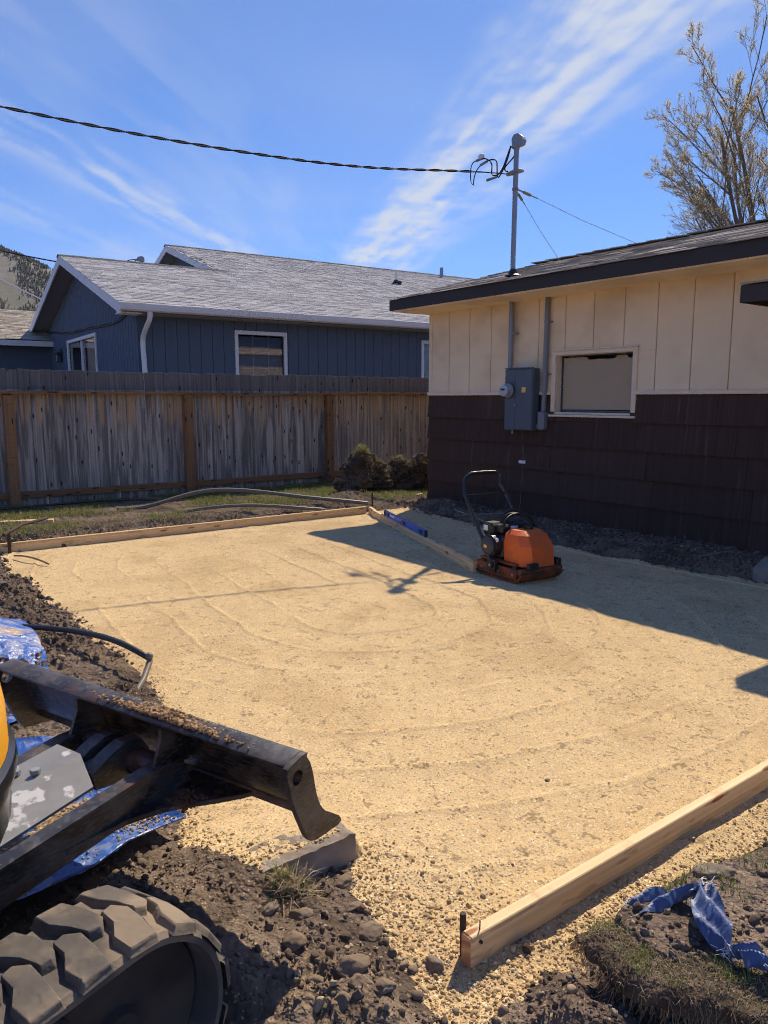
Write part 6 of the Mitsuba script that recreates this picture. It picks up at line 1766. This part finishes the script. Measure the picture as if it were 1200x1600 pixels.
# near right: the turf's torn edge hangs over the bank
TS = thing('turf_slab', 'torn overhanging edge of turf with dry grass at the near right corner', 'turf')
lp = spline(np.c_[LIP[1:, 0], LIP[1:, 1], np.full(len(LIP) - 1, 0.0)], 150)
tt_ = np.gradient(lp, axis=0)
tt_ /= np.linalg.norm(tt_, axis=1, keepdims=True)
inn = np.stack([-tt_[:, 1], tt_[:, 0], 0 * tt_[:, 0]], 1)       # away from us, onto the bank
n_in = 16
ring = [(-0.020, -0.040), (-0.058, -0.022), (-0.050, 0.004)] + [(q, 0.016) for q in np.linspace(-0.02, 0.10, n_in)] + [(0.11, -0.02)]
vv = []
for i in range(len(lp)):
    endf = min(1.0, i / 18)
    wv = 0.045 * (meshkit.fbm(np.array([[i * 0.13, 1.5, 2.5]]), 3, 7)[0] - 0.5)
    for o, h in ring:
        q = lp[i] + inn[i] * ((o + wv) if o < 0.1 else o * (0.7 + 2 * wv))
        zb = 0.100 + 0.055 * endf
        vv.append((q[0], q[1], zb + h * (0.4 + 0.6 * endf)))
vv = np.array(vv)
vv[:, 2] += 0.035 * (meshkit.fbm(vv * 14, 3, 3) - 0.5) + 0.016 * (meshkit.fbm(vv * 45, 2, 5) - 0.5) - 0.02 * (np.tile([r[0] for r in ring], len(lp)) > 0.085)
m_ = len(ring)
ff = [[i * m_ + j, i * m_ + j + 1, (i + 1) * m_ + j + 1] for i in range(len(lp) - 1) for j in range(m_ - 1)] + [[i * m_ + j, (i + 1) * m_ + j + 1, (i + 1) * m_ + j] for i in range(len(lp) - 1) for j in range(m_ - 1)]
tm_ = trimesh.Trimesh(vv, ff, process=False)
if np.asarray(tm_.vertex_normals)[:, 2].mean() < 0:
    tm_.faces = tm_.faces[:, ::-1]
add('soil', tm_, 'mat_sod', True, parent=TS)
gg = np.random.default_rng(44)
jj = np.tile(np.arange(m_), len(lp))
topi = np.nonzero((jj >= 2) & (jj < m_ - 1))[0]
wgt = meshkit.fbm(vv[topi] * 9, 2, 12)
for nm, n_, h_, mt, ln, pool in (('grass', 1300, 0.026, 'mat_grass', 0.8, topi[wgt > np.quantile(wgt, 0.72)]), ('dead_grass', 5200, 0.017, 'mat_grass_dry', 1.5, topi)):
    idx = gg.choice(pool, n_)
    m, uv = blades(vv[idx] + gg.normal(0, 0.008, (n_, 3)) * [1, 1, 0.2] - [0, 0, 0.002], gg.uniform(0.4, 1.2, n_) * h_, gg.uniform(0.0012, 0.0024, n_), ln, 71)
    q = add(nm, m, mt, uv=uv, parent=TS)
    labels[q] = {'kind': 'stuff', 'label': 'short green grass' if nm == 'grass' else 'matted dry grass'}
front_i = np.nonzero(jj <= 2)[0]
th = []
for i in gg.choice(front_i, 700):
    d = -inn[i // m_] * gg.uniform(0.0, 0.5) + gg.normal(0, 0.25, 3) - [0, 0, 0.9]
    d /= np.linalg.norm(d)
    L = gg.uniform(0.012, 0.06)
    q = vv[i]
    th.append((np.array([q, q + d * L * 0.5 + gg.normal(0, 0.003, 3), q + d * L]), np.full(3, 0.0006)))
q = add('roots', tubes(th, 3), 'mat_root', parent=TS)
labels[q] = {'kind': 'stuff', 'label': 'roots hanging from the torn turf'}
tf_ = turf(5200, 1.74, 2.7, 0.70, 1.08, lambda x, y: sst(0.46, 0.58, fbm2(x, y, 6, 3, 91)))
gm, uv = blades(tf_, g.uniform(0.015, 0.04, len(tf_)), g.uniform(0.002, 0.003, len(tf_)), 0.7, 6)
add('grass', gm, 'mat_grass', uv=uv, kind='stuff', label='sparse green grass on the soil beyond the torn tarp scraps', category='grass')
# dry clump below the slab, small weed left of the blade
cpos = np.array([1.055, 1.83, 0.03])
sod('dry_grass_clump', [(1.03, 1.835, 0.035, 0.045, (1.2, 1.0, 0.8))], 'tuft of dry pale grass drooping below the broken concrete slab', 52, 160, 700, 0.085)
wp = np.array([1.02, 2.75, 0.02]) + g.normal(0, 1, (160, 3)) * [0.03, 0.03, 0]
gm, uv = blades(wp, g.uniform(0.015, 0.035, 160), g.uniform(0.004, 0.008, 160), 1.0, 7)
add('weed', gm, 'mat_grass', uv=uv, label='small green weed on the dirt seen under the blade', category='weed')
scrap('tarp_scrap', [(1.64, 1.085), (1.71, 1.035), (1.785, 0.975)], [0.148, 0.178, 0.205], [0.085, 0.06, 0.02], 'triangular torn scrap of blue tarp nearest the form board', 3)
scrap('tarp_scrap', [(1.80, 0.975), (1.725, 0.925), (1.665, 0.865), (1.635, 0.82)], [0.205, 0.212, 0.207, 0.197], [0.035, 0.085, 0.095, 0.022], 'long torn scrap of blue tarp draped over the turf bank', 5)
scrap('tarp_scrap', [(1.635, 0.818), (1.65, 0.775), (1.655, 0.725)], [0.197, 0.205, 0.20], [0.015, 0.062, 0.05], 'silvery torn scrap of blue tarp at the right edge', 8)


# ----------------------------------------------------------------------------- the air between here and the far hill
scene['haze'] = {'type': 'cube', 'to_world': T().translate([0, 0, 170.0]).scale([6500.0, 6500.0, 180.0]), 'bsdf': {'type': 'null'}, 'interior': {'type': 'ref', 'id': 'haze_air'}}
labels['haze'] = {'kind': 'stuff', 'label': 'thin pale air that fades the far hill', 'category': 'haze'}
